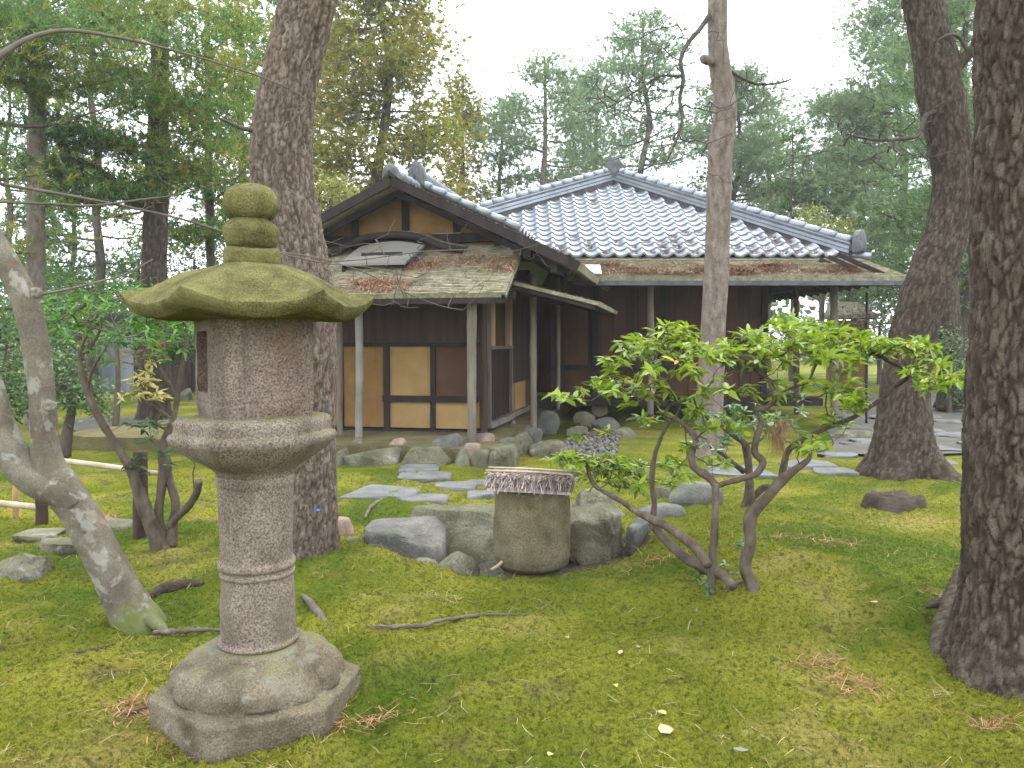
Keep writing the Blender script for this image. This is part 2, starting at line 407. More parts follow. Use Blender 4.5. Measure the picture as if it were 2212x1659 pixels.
MT['leaf_turn'] = leafm('turning leaf', [(.38, .16, .03), (.50, .34, .05), (.55, .40, .09)], .4, .5)
MT['leaf_bright'] = leafm('bright green leaf', [(0.025, 0.077, 0.012), (0.057, 0.154, 0.016), (0.103, 0.231, 0.025)], .4, .5)
MT['leaf_pale'] = leafm('pale glossy leaf', [(0.048, 0.100, 0.033), (0.085, 0.152, 0.049), (0.162, 0.237, 0.091)], .35, .35, .5)
MT['leaf_yellow'] = leafm('yellow leaf', [(.30, .26, .05), (.48, .42, .12), (.55, .50, .24)], .4, .6)
MT['leaf_dark'] = leafm('dark evergreen leaf', [(0.025, 0.053, 0.020), (0.049, 0.098, 0.028), (0.084, 0.140, 0.042)], .35, .5)
MT['needle_dark'] = leafm('dark conifer needles', [(0.055, 0.112, 0.037), (0.104, 0.183, 0.049), (0.184, 0.281, 0.071)], .35, .7, .15)
MT['needle_olive'] = leafm('olive conifer needles', [(0.080, 0.121, 0.026), (0.169, 0.214, 0.036), (0.276, 0.288, 0.050), (0.356, 0.279, 0.065)], .4, .7, .15)
MT['needle_pine'] = leafm('pine needles', [(0.106, 0.171, 0.088), (0.176, 0.255, 0.123), (0.282, 0.340, 0.166)], .38, .65, .2)
MT['cedar'] = leafm('cedar sprays turning brown', [(0.050, 0.091, 0.018), (0.127, 0.167, 0.022), (0.244, 0.253, 0.030), (0.363, 0.253, 0.053), (0.338, 0.148, 0.053)], .4, .7, .15, .45, .55)
MT['maple_yellow'] = leafm('yellow green leaves', [(.16, .20, .03), (.26, .28, .05), (.36, .34, .08)], .45, .6)
MT['leaf_rust'] = leafm('rusty thin foliage', [(.12, .07, .045), (.19, .125, .085), (.17, .15, .08)], .4, .7)
MT['plaster'] = mat('ochre clay plaster', [(.3, (0.160, 0.088, 0.030)), (.7, (0.228, 0.130, 0.048))], 3, detail=8, rough=.95, spec=.1, speck=(110, [(.34, (.8, .8, .8)), (.66, (1.15, 1.15, 1.15))], .6, 'MULTIPLY'), layers=[(2.5, .52, .72, (.13, .080, .040), (1, 1, 1), .6), (5, .55, .7, (.10, .065, .038), (1, 1, .15), .55)], bump=.4, bscale=90, bdist=.005)
MT['plaster_pale'] = mat('paler ochre plaster', [(.3, (0.227, 0.143, 0.055)), (.7, (0.297, 0.194, 0.083))], 3, detail=8, rough=.95, spec=.1, speck=(110, [(.34, (.8, .8, .8)), (.66, (1.15, 1.15, 1.15))], .6, 'MULTIPLY'), bump=.4, bscale=90, bdist=.005)
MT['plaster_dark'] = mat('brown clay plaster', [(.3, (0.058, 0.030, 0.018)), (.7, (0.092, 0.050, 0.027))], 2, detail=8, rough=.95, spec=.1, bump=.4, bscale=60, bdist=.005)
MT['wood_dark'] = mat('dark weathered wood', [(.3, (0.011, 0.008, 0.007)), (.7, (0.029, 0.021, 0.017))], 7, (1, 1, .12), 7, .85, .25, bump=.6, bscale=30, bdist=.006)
MT['wood_grey'] = mat('silver weathered post', [(.3, (0.078, 0.062, 0.046)), (.5, (0.132, 0.110, 0.084)), (.7, (0.189, 0.164, 0.130))], 10, (1, 1, .12), 7, .8, .25, bump=.6, bscale=40, bdist=.006)
MT['wood_tan'] = mat('tan wood', [(.3, (.30, .185, .10)), (.7, (.44, .29, .17))], 12, (1, 1, .12), 6, .75, .3, bump=.3, bscale=40, bdist=.004)
MT['wood_brown'] = mat('brown planks', [(.3, (0.030, 0.018, 0.013)), (.7, (0.063, 0.040, 0.028))], 9, (1, 1, .1), 7, .85, .2, bump=.6, bscale=30, bdist=.006)
MT['shingle'] = mat('weathered shingles', [(.28, (.14, .128, .085)), (.5, (.25, .23, .165)), (.72, (.35, .325, .25))], 6, (1, 1, 1), 8, .95, .12,
    speck=(26, [(.34, (.55, .55, .5)), (.66, (1.4, 1.38, 1.3))], .7, 'MULTIPLY'), layers=[(1.3, .5, .68, (.18, .18, .085), (1, 1, 1), .6)], bump=.8, bscale=28, bdist=.02)
MT['tile'] = mat('silvery smoked roof tile', [(.3, (0.152, 0.168, 0.189)), (.7, (0.230, 0.246, 0.267))], 2.5, detail=6, rough=.36, spec=.5, metal=.65, speck=(40, [(.34, (.8, .8, .8)), (.66, (1.15, 1.15, 1.15))], .5, 'MULTIPLY'), bump=.12, bscale=30, bdist=.005)
MT['tile_dark'] = mat('dark ridge end tile', [(.3, (.035, .036, .04)), (.7, (.09, .09, .092))], 9, rough=.6, spec=.4, bump=.6, bscale=30, bdist=.02)
MT['grey_board'] = mat('silvered boards', [(.3, (0.116, 0.106, 0.087)), (.7, (0.184, 0.172, 0.148))], 4, (.15, 1, 1), 6, .8, .25, bump=.5, bscale=30, bdist=.006)
MT['metal_sheet'] = mat('pale metal flashing', [(.3, (.40, .42, .44)), (.7, (.55, .57, .59))], 5, rough=.4, spec=.5)
MT['bamboo'] = mat('old bamboo', [(.3, (.26, .205, .125)), (.7, (.40, .335, .225))], 7, rough=.6, spec=.3, bump=.2, bscale=40, bdist=.003)
MT['bamboo_tan'] = mat('orange bamboo', [(.3, (.24, .14, .06)), (.7, (.36, .23, .11))], 7, rough=.6, spec=.3)
MT['thatch'] = mat('weathered straw cover', [(.2, (.13, .095, .080)), (.5, (.27, .205, .18)), (.8, (.47, .39, .36))], 10, rough=.9, island=.8)
MT['rotten_wood'] = mat('rotten brown wood', [(.3, (0.036, 0.026, 0.019)), (.7, (0.091, 0.070, 0.054))], 9, (.4, 1, 1), 7, .95, .1, bump=.9, bscale=40, bdist=.02)
MT['blue_tag'] = mat('blue plastic tag', [(.3, (.02, .22, .65)), (.7, (.04, .32, .8))], 9, rough=.4)
MT['shed_wall'] = mat('pale blue grey sheet wall', [(.3, (.22, .24, .27)), (.7, (.33, .35, .38))], 4, (1, 1, .2), 5, .6, .3)
MT['dead_frond'] = mat('dead brown needles', [(.2, (.16, .08, .04)), (.5, (.30, .17, .085)), (.8, (.42, .27, .15))], 4, rough=.8, island=.8, trans=.3)
MT['wet_earth'] = mat('dark wet earth', [(.3, (.022, .018, .013)), (.7, (.060, .050, .034))], 9, detail=8, rough=.8, spec=.3, bump=.8, bscale=40, bdist=.02)
# ------------------------------------------------------------------ terrain
HOLC = (0.10, 6.05)

def gz(X, Y):
    X = np.asarray(X, float); Y = np.asarray(Y, float); sh = X.shape
    x, y = X.ravel(), Y.ravel(); o = np.zeros_like(x)
    near = 1 - sstep(14, 40, np.hypot(x, y))
    z = 0.045 * fbm(np.stack((x * .45, y * .45, o + 3.1), 1), 3) * near
    z += 0.10 * np.exp(-((x - 2.0) ** 2 / 2.2 + (y - 5.1) ** 2 / 0.9))
    z += 0.05 * np.exp(-((x - 4.2) ** 2 / 5 + (y - 8.5) ** 2 / 1.5))
    z += 0.13 * np.exp(-((x - 1.25) ** 2 / .35 + (y - 5.35) ** 2 / .5)) + 0.09 * np.exp(-((x + 1.15) ** 2 / .5 + (y - 5.2) ** 2 / .4)) - .03 * np.exp(-((x - .1) ** 2 / .3 + (y - 5.1) ** 2 / .3))
    r = np.hypot((x - HOLC[0]) / 1.15, (y - HOLC[1]) / 0.88)
    z -= 0.19 * (1 - sstep(0.62, 1.0, r))
    return z.reshape(sh) if sh else float(z[0])

def gp(x, y):
    """ground point seen in direction (x, y)"""
    z = 0.0
    for _ in range(12):
        p = at_z(x, y, z); z = 0.5 * z + 0.5 * float(gz(np.array([p[0]]), np.array([p[1]]))[0])
    p = at_z(x, y, z); p[2] = float(gz(np.array([p[0]]), np.array([p[1]]))[0])
    return p

def ground_fine(X, Y):
    x, y = X.ravel(), Y.ravel(); o = np.zeros_like(x)
    near = 1 - sstep(9, 16, np.hypot(x, y))
    lump = 0.028 * fbm(np.stack((x * 2.6, y * 2.6, o + 9), 1), 3)
    w = worley(np.stack((x * 9, y * 9, o + .5), 1))[0]
    pit = -0.030 * sstep(.42, .75, fbm(np.stack((x * 3.1, y * 3.1, o + 40), 1), 2))
    return ((lump + 0.024 * (0.5 - w) + 0.010 * fbm(np.stack((x * 30, y * 30, o), 1), 2) + pit) * near).reshape(X.shape)

ys = [0.4]
while ys[-1] < 700: ys.append(ys[-1] + max(0.016, 0.0072 * ys[-1] if ys[-1] < 12 else 0.03 * ys[-1]))
ys = np.array([-600, -60, -8, -2] + ys); ts = np.linspace(-1, 1, 360)
core = np.maximum(ys, 0.4)[:, None] * 0.78 + 1.2
Xg = np.concatenate((-np.maximum(900, core * 2), -core - 25, -core - 3, ts[None, :] * core, core + 3, core + 25, np.maximum(900, core * 2)), 1)
Yg = np.repeat(ys[:, None], Xg.shape[1], 1)
Zg = gz(Xg, Yg) + ground_fine(Xg, Yg)
g = MB().grid(np.stack((Xg, Yg, Zg), -1)[:, ::-1][::-1])
tag(obj('ground', g, MT['moss']), kind='structure')

# moss shoots standing on the sheet
rng = np.random.default_rng(5)
n = 145000
yy = 2.0 + 7.5 * rng.random(n) ** 1.5; xx = (rng.random(n) * 2 - 1) * (yy * 0.74 + .45)
zz = gz(xx, yy) + ground_fine(xx, yy)
keep = (fbm(np.stack((xx * 2.2, yy * 2.2, xx * 0), 1), 3) > -1.1)
P = np.stack((xx, yy, zz - .003), 1)[keep]
mt = MB(); tufts(mt, P, np.array((0, 0, 1.0)), 0.022, 0.0056, 3, .8, rng)
tag(obj('moss_shoots', mt, MT['moss_tuft']), 'short green moss shoots covering the garden floor', 'moss', kind='stuff')

def litter(n, xr, yr, L, W, zf, rng, flat=.15, clump=None):
    """dry needles lying about: (points on a surface given by zf)"""
    if clump is None:
        x = rng.uniform(*xr, n); y = rng.uniform(*yr, n)
    else:
        c = clump[rng.integers(0, len(clump), n)]; x = c[:, 0] + rng.normal(size=n) * c[:, 2]; y = c[:, 1] + rng.normal(size=n) * c[:, 2] * .6
    z = zf(x, y); a = rng.uniform(0, 2 * np.pi, n)
    d = unit(np.stack((np.cos(a), np.sin(a), rng.normal(size=n) * flat), 1)); s = unit(np.cross(d, (0, 0, 1.0)))
    l = L * rng.uniform(.5, 1.3, (n, 1)); c = np.stack((x, y, z), 1); bow = (rng.normal(size=(n, 1)) * .08) * l * s
    V = np.stack((c - s * W, c + s * W, c + d * l / 2 + bow + s * W, c + d * l / 2 + bow - s * W, c + d * l + s * W * .4, c + d * l - s * W * .4), 1)
    V[:, 2:4, 2] += W * 1.5
    return V.reshape(-1, 3), (np.array([(0, 1, 2, 3), (3, 2, 4, 5)])[None] + (np.arange(n) * 6)[:, None, None]).reshape(-1, 4)

zfine = lambda x, y: gz(x, y) + ground_fine(x, y) + .012
m = MB()
m.add(*litter(1500, (-3.2, 3.4), (2.2, 6.5), .085, .0010, zfine, rng, .2))
cl = np.array([(rng.uniform(-2.6, 3), rng.uniform(2.4, 6), rng.uniform(.03, .14)) for _ in range(24)])
m.add(*litter(420, None, None, .085, .0010, zfine, rng, .25, cl))
tag(obj('fallen_needles', m, MT['dry_needle']), 'tan fallen pine needles strewn over the moss', 'pine needles', kind='stuff')
m = MB()
cl = np.array([(*gp(x, y)[:2], s) for x, y, s in ((860, 1200, .10), (890, 1205, .10), (1850, 1480, .08), (1770, 1440, .06), (320, 1540, .10), (380, 1600, .10), (290, 1530, .06), (2060, 1300, .07), (1400, 1215, .08),
    (240, 1120, .05), (440, 1118, .10), (780, 1545, .08), (2140, 1560, .05), (1820, 1180, .12), (1700, 1165, .1), (1950, 1120, .2), (1250, 1000, .15), (1130, 985, .12), (850, 1012, .12))])
m.add(*litter(1500, None, None, .08, .0016, zfine, rng, .35, cl))
tag(obj('fallen_red_needles', m, MT['red_needle']), 'clumps of red brown fallen needles on the moss', 'pine needles', kind='stuff')

# ------------------------------------------------------------------ stones
def ico(sub):
    bm = bmesh.new(); bmesh.ops.create_icosphere(bm, subdivisions=sub, radius=1)
    V = np.array([v.co[:] for v in bm.verts]); Fa = np.array([[v.index for v in f.verts] for f in bm.faces]); bm.free()
    return V, Fa
ICO3, ICO4, ICO5 = ico(3), ico(4), ico(5)

def rock_mesh(size, seed, boxy=.62, rough=.13, top=None, hi=False, chips=11):
    V, Fa = ICO5 if hi else ICO4 if max(size) > .27 else ICO3
    P = np.sign(V) * np.abs(V) ** boxy
    P = P / np.max(np.abs(P), axis=0)
    off = seed * 7.77
    P = P * (1 + rough * fbm(V * 1.3 + off, 2))[:, None]
    r2 = np.random.default_rng(seed)
    for _ in range(chips):                                  # chipped planes
        nn = unit(r2.normal(size=3) * (1, 1, .7)); dd = r2.uniform(.66, 1.0); k = P @ nn - dd
        P = P - np.outer(np.maximum(k, 0) * .95, nn)
    if top is not None: P[:, 2] = np.where(P[:, 2] > top, top + (P[:, 2] - top) * .12, P[:, 2])
    P = P + V * (rough * .38 * fbm(V * 4 + off, 4))[:, None]
    return P * np.asarray(size), Fa

def rock(name, label, cat, p, size, seed, m='rock', yaw=0.0, group=None, boxy=.62, rough=.13, top=None, tilt=0.0, hi=False, kind=None, chips=11):
    """p: centre of the footprint at ground level; size: half width, half depth, height above ground (part is buried)"""
    V, Fa = rock_mesh((size[0], size[1], size[2]), seed, boxy, rough, top, hi, chips)
    ca, sa = math.cos(yaw), math.sin(yaw)
    V = V @ np.array([(ca, sa, 0), (-sa, ca, 0), (0, 0, 1)])
    V[:, 2] += tilt * V[:, 0]
    o = obj(name, MB().add(V + np.asarray(p), Fa), MT[m])
    return tag(o, label, cat, group, kind)

def stone_px(name, label, cat, x, yb, w, h, z=None, dep=.6, flat=None, **kw):
    """stone whose foot is seen at (x, yb), w wide and h high in survey units"""
    p = gp(x, yb) if z is None else at_z(x, yb, z)
    W = w * p[1] / F / 2; D = W * dep; H = h * p[1] / F
    H = max(.05, H - 2 * D * (EYE - p[2] - H) / p[1] * .8) if flat is None else flat
    p = p + np.array((0, D * .9, -.02)); p[0] *= 1 + D * .9 / p[1]
    return rock(name, label, cat, p, (W, D, H + .02), **kw)

a_ = np.linspace(0, 2 * np.pi, 60); q_ = np.linspace(.02, .90, 18); Xh = HOLC[0] + np.outer(q_, np.cos(a_)) * 1.15; Yh = HOLC[1] + np.outer(q_, np.sin(a_)) * .88
tag(obj('hollow_floor', MB().grid(np.stack((Xh, Yh, gz(Xh, Yh) + ground_fine(Xh, Yh) + .006), -1)), MT['wet_earth']), kind='structure')
# sunken washing place
rock('boulder', 'flat-topped blue grey boulder nearest the big pine, at the left rim of the hollow', 'rock', at(871, 1160, 6.0) * (1, 1, 0) + (0, .15, -.10), (.31, .30, .30), 3, 'rock_blue', group='stones round the washing hollow', boxy=.42, rough=.07, top=.80, tilt=.03, hi=True, chips=5)
rock('boulder', 'large pale boulder with sloping top just behind and left of the stone basin', 'rock', at(1003, 1160, 6.5) * (1, 1, 0) + (0, .18, -.16), (.46, .42, .42), 11, 'rock', group='stones round the washing hollow', boxy=.5, rough=.10, top=.74, hi=True, chips=6)
rock('boulder', 'big round mossy boulder at the right side of the stone basin', 'rock', at(1275, 1160, 6.3) * (1, 1, 0) + (.0, .05, -.14), (.30, .34, .36), 23, 'rock', group='stones round the washing hollow', boxy=.72, rough=.14, hi=True)
rock('boulder', 'pale boulder behind the straw-covered basin, under the low leaves', 'rock', at(1285, 1100, 7.1) * (1, 1, 0) + (0, .1, -.10), (.30, .30, .34), 31, 'rock', group='stones round the washing hollow', boxy=.66, hi=True)
rock('boulder', 'small leaning pointed stone in front of the pale boulder, at the hollow lip', 'rock', at(985, 1215, 5.5) * (1, 1, 0) + (0, 0, -.12), (.17, .15, .22), 41, 'rock', group='stones round the washing hollow', boxy=.75, rough=.16, yaw=-.6)
rock('boulder', 'little flat stone tucked beside the leaning pointed stone', 'rock', at(915, 1200, 5.6) * (1, 1, 0) + (0, 0, -.12), (.11, .09, .135), 43, 'rock', group='stones round the washing hollow')
rock('boulder', 'long pale stone edge sloping up right of the round boulder', 'rock', at(1398, 1150, 6.45) * (1, 1, 0) + (0, .05, -.10), (.09, .36, .20), 47, 'rock_blue', group='stones round the washing hollow', yaw=-.5, boxy=.55)
rock('boulder', 'low blue grey stone behind the leaning shrub stems', 'rock', at(1425, 1105, 7.1) * (1, 1, 0) + (0, .1, -.05), (.26, .17, .15), 53, 'rock_blue', group='stones round the washing hollow', boxy=.6)
rock('boulder', 'dark rounded boulder on the moss between the upright shrub stems', 'rock', at(1510, 1105, 7.7) * (1, 1, 0) + (0, .1, -.03), (.27, .21, .21), 59, 'rock_blue', group='stones round the washing hollow', boxy=.66)
rock('boulder', 'small stone beside the dark boulder, half hidden by shrub leaves', 'rock', at(1440, 1085, 7.9) * (1, 1, 0) + (0, .1, -.03), (.14, .12, .12), 61, 'rock', group='stones round the washing hollow')
rock('boulder', 'brown knobbly stone against the foot of the big pine', 'rock', gp(738, 1158) + (0, .05, -.03), (.12, .10, .15), 67, 'rock_pink', group='stones round the washing hollow', rough=.2)
rock('boulder', 'small flat stone lying before the brown knobbly stone', 'rock', gp(762, 1172) + (0, .04, -.02), (.09, .07, .05), 68, 'rock', group='stones round the washing hollow')
rock('boulder', 'thin mossy foot slab under the stone basin', 'rock', np.array((.15, 5.82, -.22)), (.36, .30, .09), 71, 'rock', group='stones round the washing hollow', top=.9)
for (x, y, s, l) in ((1050, 1212, .07, 'pebble in the wet bottom of the hollow left of the basin foot'), (1010, 1205, .05, 'smaller pebble deepest in the shadow left of the basin'), (1215, 1222, .06, 'pebble at the right of the basin foot')):
    p = at(x, y, 5.65); q = np.array((p[0], p[1], gz(p[0], p[1])))
    rock('pebble', l, 'pebble', q, (s, s * .8, s * .7), int(x), 'rock', group='pebbles in the hollow', boxy=.9)

# stepping stones
steps = [(818, 1064, 165, 27, 'broad bluish stepping stone, widest one before the porch'), (984, 1052, 88, 20, 'rounded triangular stepping stone nearest to the straw-covered basin on the left'),
    (918, 1078, 98, 18, 'narrow stepping stone just behind the pale boulder'), (917, 1031, 102, 19, 'oval stepping stone third from the porch kerb'), (905, 1014, 84, 12, 'thin stepping stone second from the porch kerb'),
    (780, 996, 140, 13, 'long thin stone lying along the moss under the porch kerb'), (1040, 1046, 60, 14, 'stepping stone half hidden behind the top of the basin'), (1038, 1070, 56, 16, 'small stepping stone peeping out left of the basin rim'),
    (1600, 1020, 150, 20, 'long pale stepping stone behind the upright shrub stems'), (1735, 1003, 110, 24, 'pale stepping stone right of the hanging dead frond'), (1815, 985, 74, 12, 'flat stepping stone left of the leaning pine foot'), (1868, 980, 60, 11, 'small stepping stone touching the leaning pine foot'),
    (1800, 1020, 90, 12, 'thin stepping stone before the leaning pine roots'), (240, 1133, 110, 28, 'mossy pale slab beside the short wooden post'), (85, 1158, 90, 18, 'mossy slab behind the leaning grey tree'), (140, 1178, 110, 18, 'mossy slab nearest the leaning grey trunk'), (610, 1088, 30, 12, 'small stone glimpsed between the lantern and the shrub')]
for i, (x, y, w, h, l) in enumerate(steps):
    p = gp(x, y); W = w * p[1] / F / 2; D = min(max(h * p[1] ** 2 / (F * EYE) / 2, W * .25), W * .9)
    rock('stepping_stone', l, 'stepping stone', p + np.array((0, 0, -.012)), (W * 1.08, D * 1.15, .075), 100 + i, 'flag' if i not in (13, 14, 15) else 'rock', group='stepping stones in the moss', boxy=.5, rough=.09, top=.55, chips=3)
rock('boulder', 'low mossy grey rock at the left edge behind the leaning tree', 'rock', gp(10, 1245) + (0, .1, -.04), (.26, .22, .17), 131, 'rock', boxy=.7, hi=True)
rock('boulder', 'small dark mossy lump beside the low rock at the left edge', 'rock', gp(72, 1222) + (0, .05, -.03), (.10, .09, .08), 132, 'rock', boxy=.8)
# ------------------------------------------------------------------ stone lantern
LX, LY = at(550, 900, 3.36)[0], 3.36
LZ = float(gz(LX, LY))

def hexr(th, R, rot=0.0, soft=0.0):
    a = (th - rot) % (np.pi / 3) - np.pi / 6
    h = R * math.cos(np.pi / 6) / np.cos(a)
    return h * (1 - soft) + R * .955 * soft

def ring_solid(mb, prof, seg, rfun, zfun=None, noise=.004, nscale=9, seed=0, cx=LX, cy=LY):
    """stacked rings; prof rows of (radius, z, squareness 0 round .. 1 hexagon)"""
    th = np.linspace(0, 2 * np.pi, seg, endpoint=False)
    rows = []
    for i, (r, z, k) in enumerate(prof):
        rr = rfun(th, r, k, i); zz = np.full(seg, z) + (zfun(th, r, i) if zfun else 0)
        rows.append(np.stack((rr * np.sin(th), -rr * np.cos(th), zz), -1))
    P = np.array(rows); n = len(prof)
    d = noise * fbm(P.reshape(-1, 3) * nscale + seed, 4).reshape(n, seg, 1)
    rad = P.copy(); rad[..., 2] *= .3; P = P + unit(rad) * d
    P = P + np.array((cx, cy, 0))
    I = np.arange(n * seg).reshape(n, seg); J = np.roll(I, -1, 1)
    V = np.vstack((P.reshape(-1, 3), P[0].mean(0), P[-1].mean(0)))
    Fq = np.stack((I[:-1], J[:-1], J[1:], I[1:]), -1).reshape(-1, 4)
    Ft = np.vstack((np.stack((J[0], I[0], np.full(seg, n * seg)), -1), np.stack((I[-1], J[-1], np.full(seg, n * seg + 1)), -1)))
    return mb.add(V, Fq, Ft)

def dense(prof, per=.012):
    out = []
    for a, b in zip(prof[:-1], prof[1:]):
        k = max(1, int(math.hypot(b[0] - a[0], b[1] - a[1]) / per))
        out += [tuple(a[j] + (b[j] - a[j]) * q / k for j in range(len(a))) for q in range(k)]
    return out + [prof[-1]]

lan = thing('stone_lantern', 'tall mossy granite garden lantern with hexagonal cap and carved lotus foot', 'lantern', (LX, LY, LZ))
zl = lambda y, Y=LY: EYE - (y - 740) * Y / F
hexf = lambda rot, soft=.12: (lambda th, r, k, i: r * (1 - k) + hexr(th, r, rot, soft) * k)
# foot: hexagonal plinth with two rows of carved petals running up to the shaft
def footr(th, r, k, i):
    base = r * (1 - k) + hexr(th, r, RAD(51.8), .03) * k
    pet = .034 * (np.abs(np.cos(6 * (th - RAD(19)))) ** .35 - .75) * (1 - k) * (1 if .24 < r < .36 else 0)
    return base + pet
prof = dense([(.425, LZ - .08, 1), (.432, LZ - .01, 1), (.438, LZ + .07, 1), (.440, LZ + .098, 1), (.436, LZ + .108, 1), (.424, LZ + .113, 1), (.385, LZ + .122, .85), (.362, LZ + .126, .3), (.352, LZ + .130, 0), (.350, LZ + .150, 0), (.340, LZ + .180, 0), (.318, LZ + .210, 0), (.285, LZ + .236, 0), (.25, LZ + .252, 0), (.228, LZ + .258, 0), (.212, LZ + .258, 0), (.210, LZ + .270, 0), (.205, LZ + .282, 0), (.18, LZ + .287, 0)], .009)
o = obj('foot', ring_solid(MB(), prof, 240, footr, noise=.0045, nscale=14, seed=1), MT['granite_base'], lan); o['label'] = 'grey lichened hexagonal foot with carved lotus petals'
# shaft with ringed joints
z0, z1 = LZ + .28, zl(1022)
zr, zb = zl(1230), zl(1398)
def shaft_r(z):
    r = .152 + .004 * np.cos((z - z0) / (z1 - z0) * 2 * np.pi)
    for c, w, a in ((zr + .022, .016, .013), (zr - .018, .009, .008), (zb + .018, .010, .012), (zb - .018, .016, .016), (z1 - .03, .02, .006)):
        r = r + a * np.exp(-((z - c) / w) ** 4)
    return r
zs = np.linspace(z0 - .005, z1 + .01, 150)
obj('shaft', ring_solid(MB(), [(float(shaft_r(z)), z, 0) for z in zs], 140, lambda th, r, k, i: r * np.ones_like(th), noise=.004, nscale=14, seed=2), MT['granite'], lan)
# platform bowl under the fire box
prof = dense([(.155, z1 - .01, 0), (.165, z1 + .012, .05), (.185, z1 + .028, .15), (.215, z1 + .045, .35), (.268, z1 + .075, .7), (.312, z1 + .108, .95), (.338, z1 + .135, 1), (.345, z1 + .152, 1), (.340, z1 + .168, 1), (.318, z1 + .178, 1), (.318, z1 + .182, 1), (.322, z1 + .215, 1), (.312, z1 + .235, 1), (.290, z1 + .246, 1), (.270, z1 + .248, 1), (.22, z1 + .248, 1)], .010)
obj('platform', ring_solid(MB(), prof, 220, hexf(RAD(50.8), .05), noise=.006, nscale=9, seed=3), MT['granite'], lan)
# fire box: rounded square block turned a little, with a window cut in its left side
fb0, fb1 = z1 + .243, zl(688)
rot = RAD(32.5); side = .205
N = 320; th = np.linspace(0, 2 * np.pi, N, endpoint=False)
sq = lambda t: side / (np.abs(np.cos(t)) ** 9 + np.abs(np.sin(t)) ** 9) ** (1 / 9)
zz = np.linspace(fb0, fb1, 60)
win_t = np.abs((th - RAD(270) + np.pi) % (2 * np.pi) - np.pi) < RAD(27)
win_z = (zz > fb0 + .10) & (zz < fb1 - .055)
tp = .010 * np.exp(-((zz - fb0) / .03) ** 2)
Pw = np.array([[((sq(t) - tp[i]) * math.sin(t + rot), -(sq(t) - tp[i]) * math.cos(t + rot), z) for t in th] for i, z in enumerate(zz)])
flat = Pw.reshape(-1, 3)
nr = unit(flat * (1, 1, 0)); flat = flat + nr * (.005 * fbm(flat * 10 + 5, 4))[:, None] - nr * (.004 * (np.abs(flat[:, 2] - (fb0 + .062)) < .004))[:, None]
Pw = flat.reshape(Pw.shape) + (LX, LY, 0)
I = np.arange(len(zz) * N).reshape(len(zz), N); J = np.roll(I, -1, 1)
hole = np.zeros((len(zz) - 1, N), bool)
hole[np.ix_(win_z[:-1] & win_z[1:], win_t & np.roll(win_t, -1))] = True
Fq = np.stack((I[:-1], J[:-1], J[1:], I[1:]), -1)[~hole]
b = MB().add(Pw.reshape(-1, 3), Fq)
# the hollow inside: an inner box whose mouth is the window
iz = np.where(hole.any(1))[0]; it = np.where(hole.any(0))[0]
za, zc = zz[iz[0]], zz[iz[-1] + 1]; cols = list(it) + [(it[-1] + 1) % N]
mouth_b, mouth_t = Pw[iz[0], cols], Pw[iz[-1] + 1, cols]
inw = np.array((math.cos(rot), math.sin(rot), 0)) * .27
for A, B in ((mouth_b, mouth_b + inw), (mouth_t + inw, mouth_t)): b.grid(np.stack((A, B)))
b.grid(np.stack((mouth_b + inw, mouth_t + inw)))
for k in (0, -1): b.add([mouth_b[k], mouth_b[k] + inw, mouth_t[k] + inw, mouth_t[k]], [(0, 1, 2, 3)])
tt = Pw[-1]; b.add(np.vstack((tt, tt.mean(0))), np.stack((np.arange(N), np.roll(np.arange(N), -1), np.full(N, N)), -1))
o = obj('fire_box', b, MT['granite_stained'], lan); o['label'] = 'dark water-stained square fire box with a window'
# cap: six-sided roof with up-curled corners
eave = zl(676, 2.92); top = zl(574)
SEG = 252; th = np.linspace(0, 2 * np.pi, SEG, endpoint=False)
rotc = RAD(48.5)
a6 = ((th - rotc + np.pi / 6) % (np.pi / 3)) / (np.pi / 3) * 2 - 1
cn = 1 - np.abs(a6)                                                         # 1 at the corners, 0 mid face
def capring(t):
    R = .505 * t + .105 * (1 - t)
    h = hexr(th, R, rotc, .03 + .6 * (1 - t))
    drop = (.180 - .045 * cn ** 3.5 * sstep(.62, 1, np.full(SEG, t)) - .012 * cn) * t ** 1.5
    return h, drop
rt, ru = [], []
for t in np.linspace(0, 1, 50):
    h, drop = capring(t); rt.append(np.stack((h * np.sin(th), -h * np.cos(th), top - drop), -1))
he, de = capring(1.0)
for q in np.linspace(0, 1, 10):                                             # eave face
    k = .004 * math.sin(q * math.pi) - .036 * q ** 1.4; ru.append(np.stack(((he + k) * np.sin(th), -(he + k) * np.cos(th), top - de - (.052 + .014 * cn ** 3) * q), -1))
for t in np.linspace(.86, .3, 14):                                          # underside
    h = capring(t)[0]; ru.append(np.stack((h * np.sin(th), -h * np.cos(th), top - .180 - .052 + (.180 - de) * t ** 3 * .8 + .006 * (1 - t)), -1))
b = MB()
for rows in (rt, ru):
    P = np.array(rows); n = len(rows)
    P = P + np.array((0, 0, 1.0)) * (.008 * fbm(P.reshape(-1, 3) * 7 + 3, 4)).reshape(n, SEG, 1) + unit(P * (1, 1, 0)) * (.006 * fbm(P.reshape(-1, 3) * 9 + 8, 3)).reshape(n, SEG, 1)
    P = P + (LX, LY, 0); I = np.arange(n * SEG).reshape(n, SEG); J = np.roll(I, -1, 1); e = 0 if rows is rt else -1
    tri = np.stack((I[e], J[e], np.full(SEG, n * SEG)), -1)
    b.add(np.vstack((P.reshape(-1, 3), P[e].mean(0))), np.stack((I[1:], J[1:], J[:-1], I[:-1]), -1).reshape(-1, 4), tri if e == 0 else tri[:, ::-1])
o = obj('cap', b, MT['granite_mossy'], lan); o['label'] = 'wide six-sided cap covered in yellow green moss'
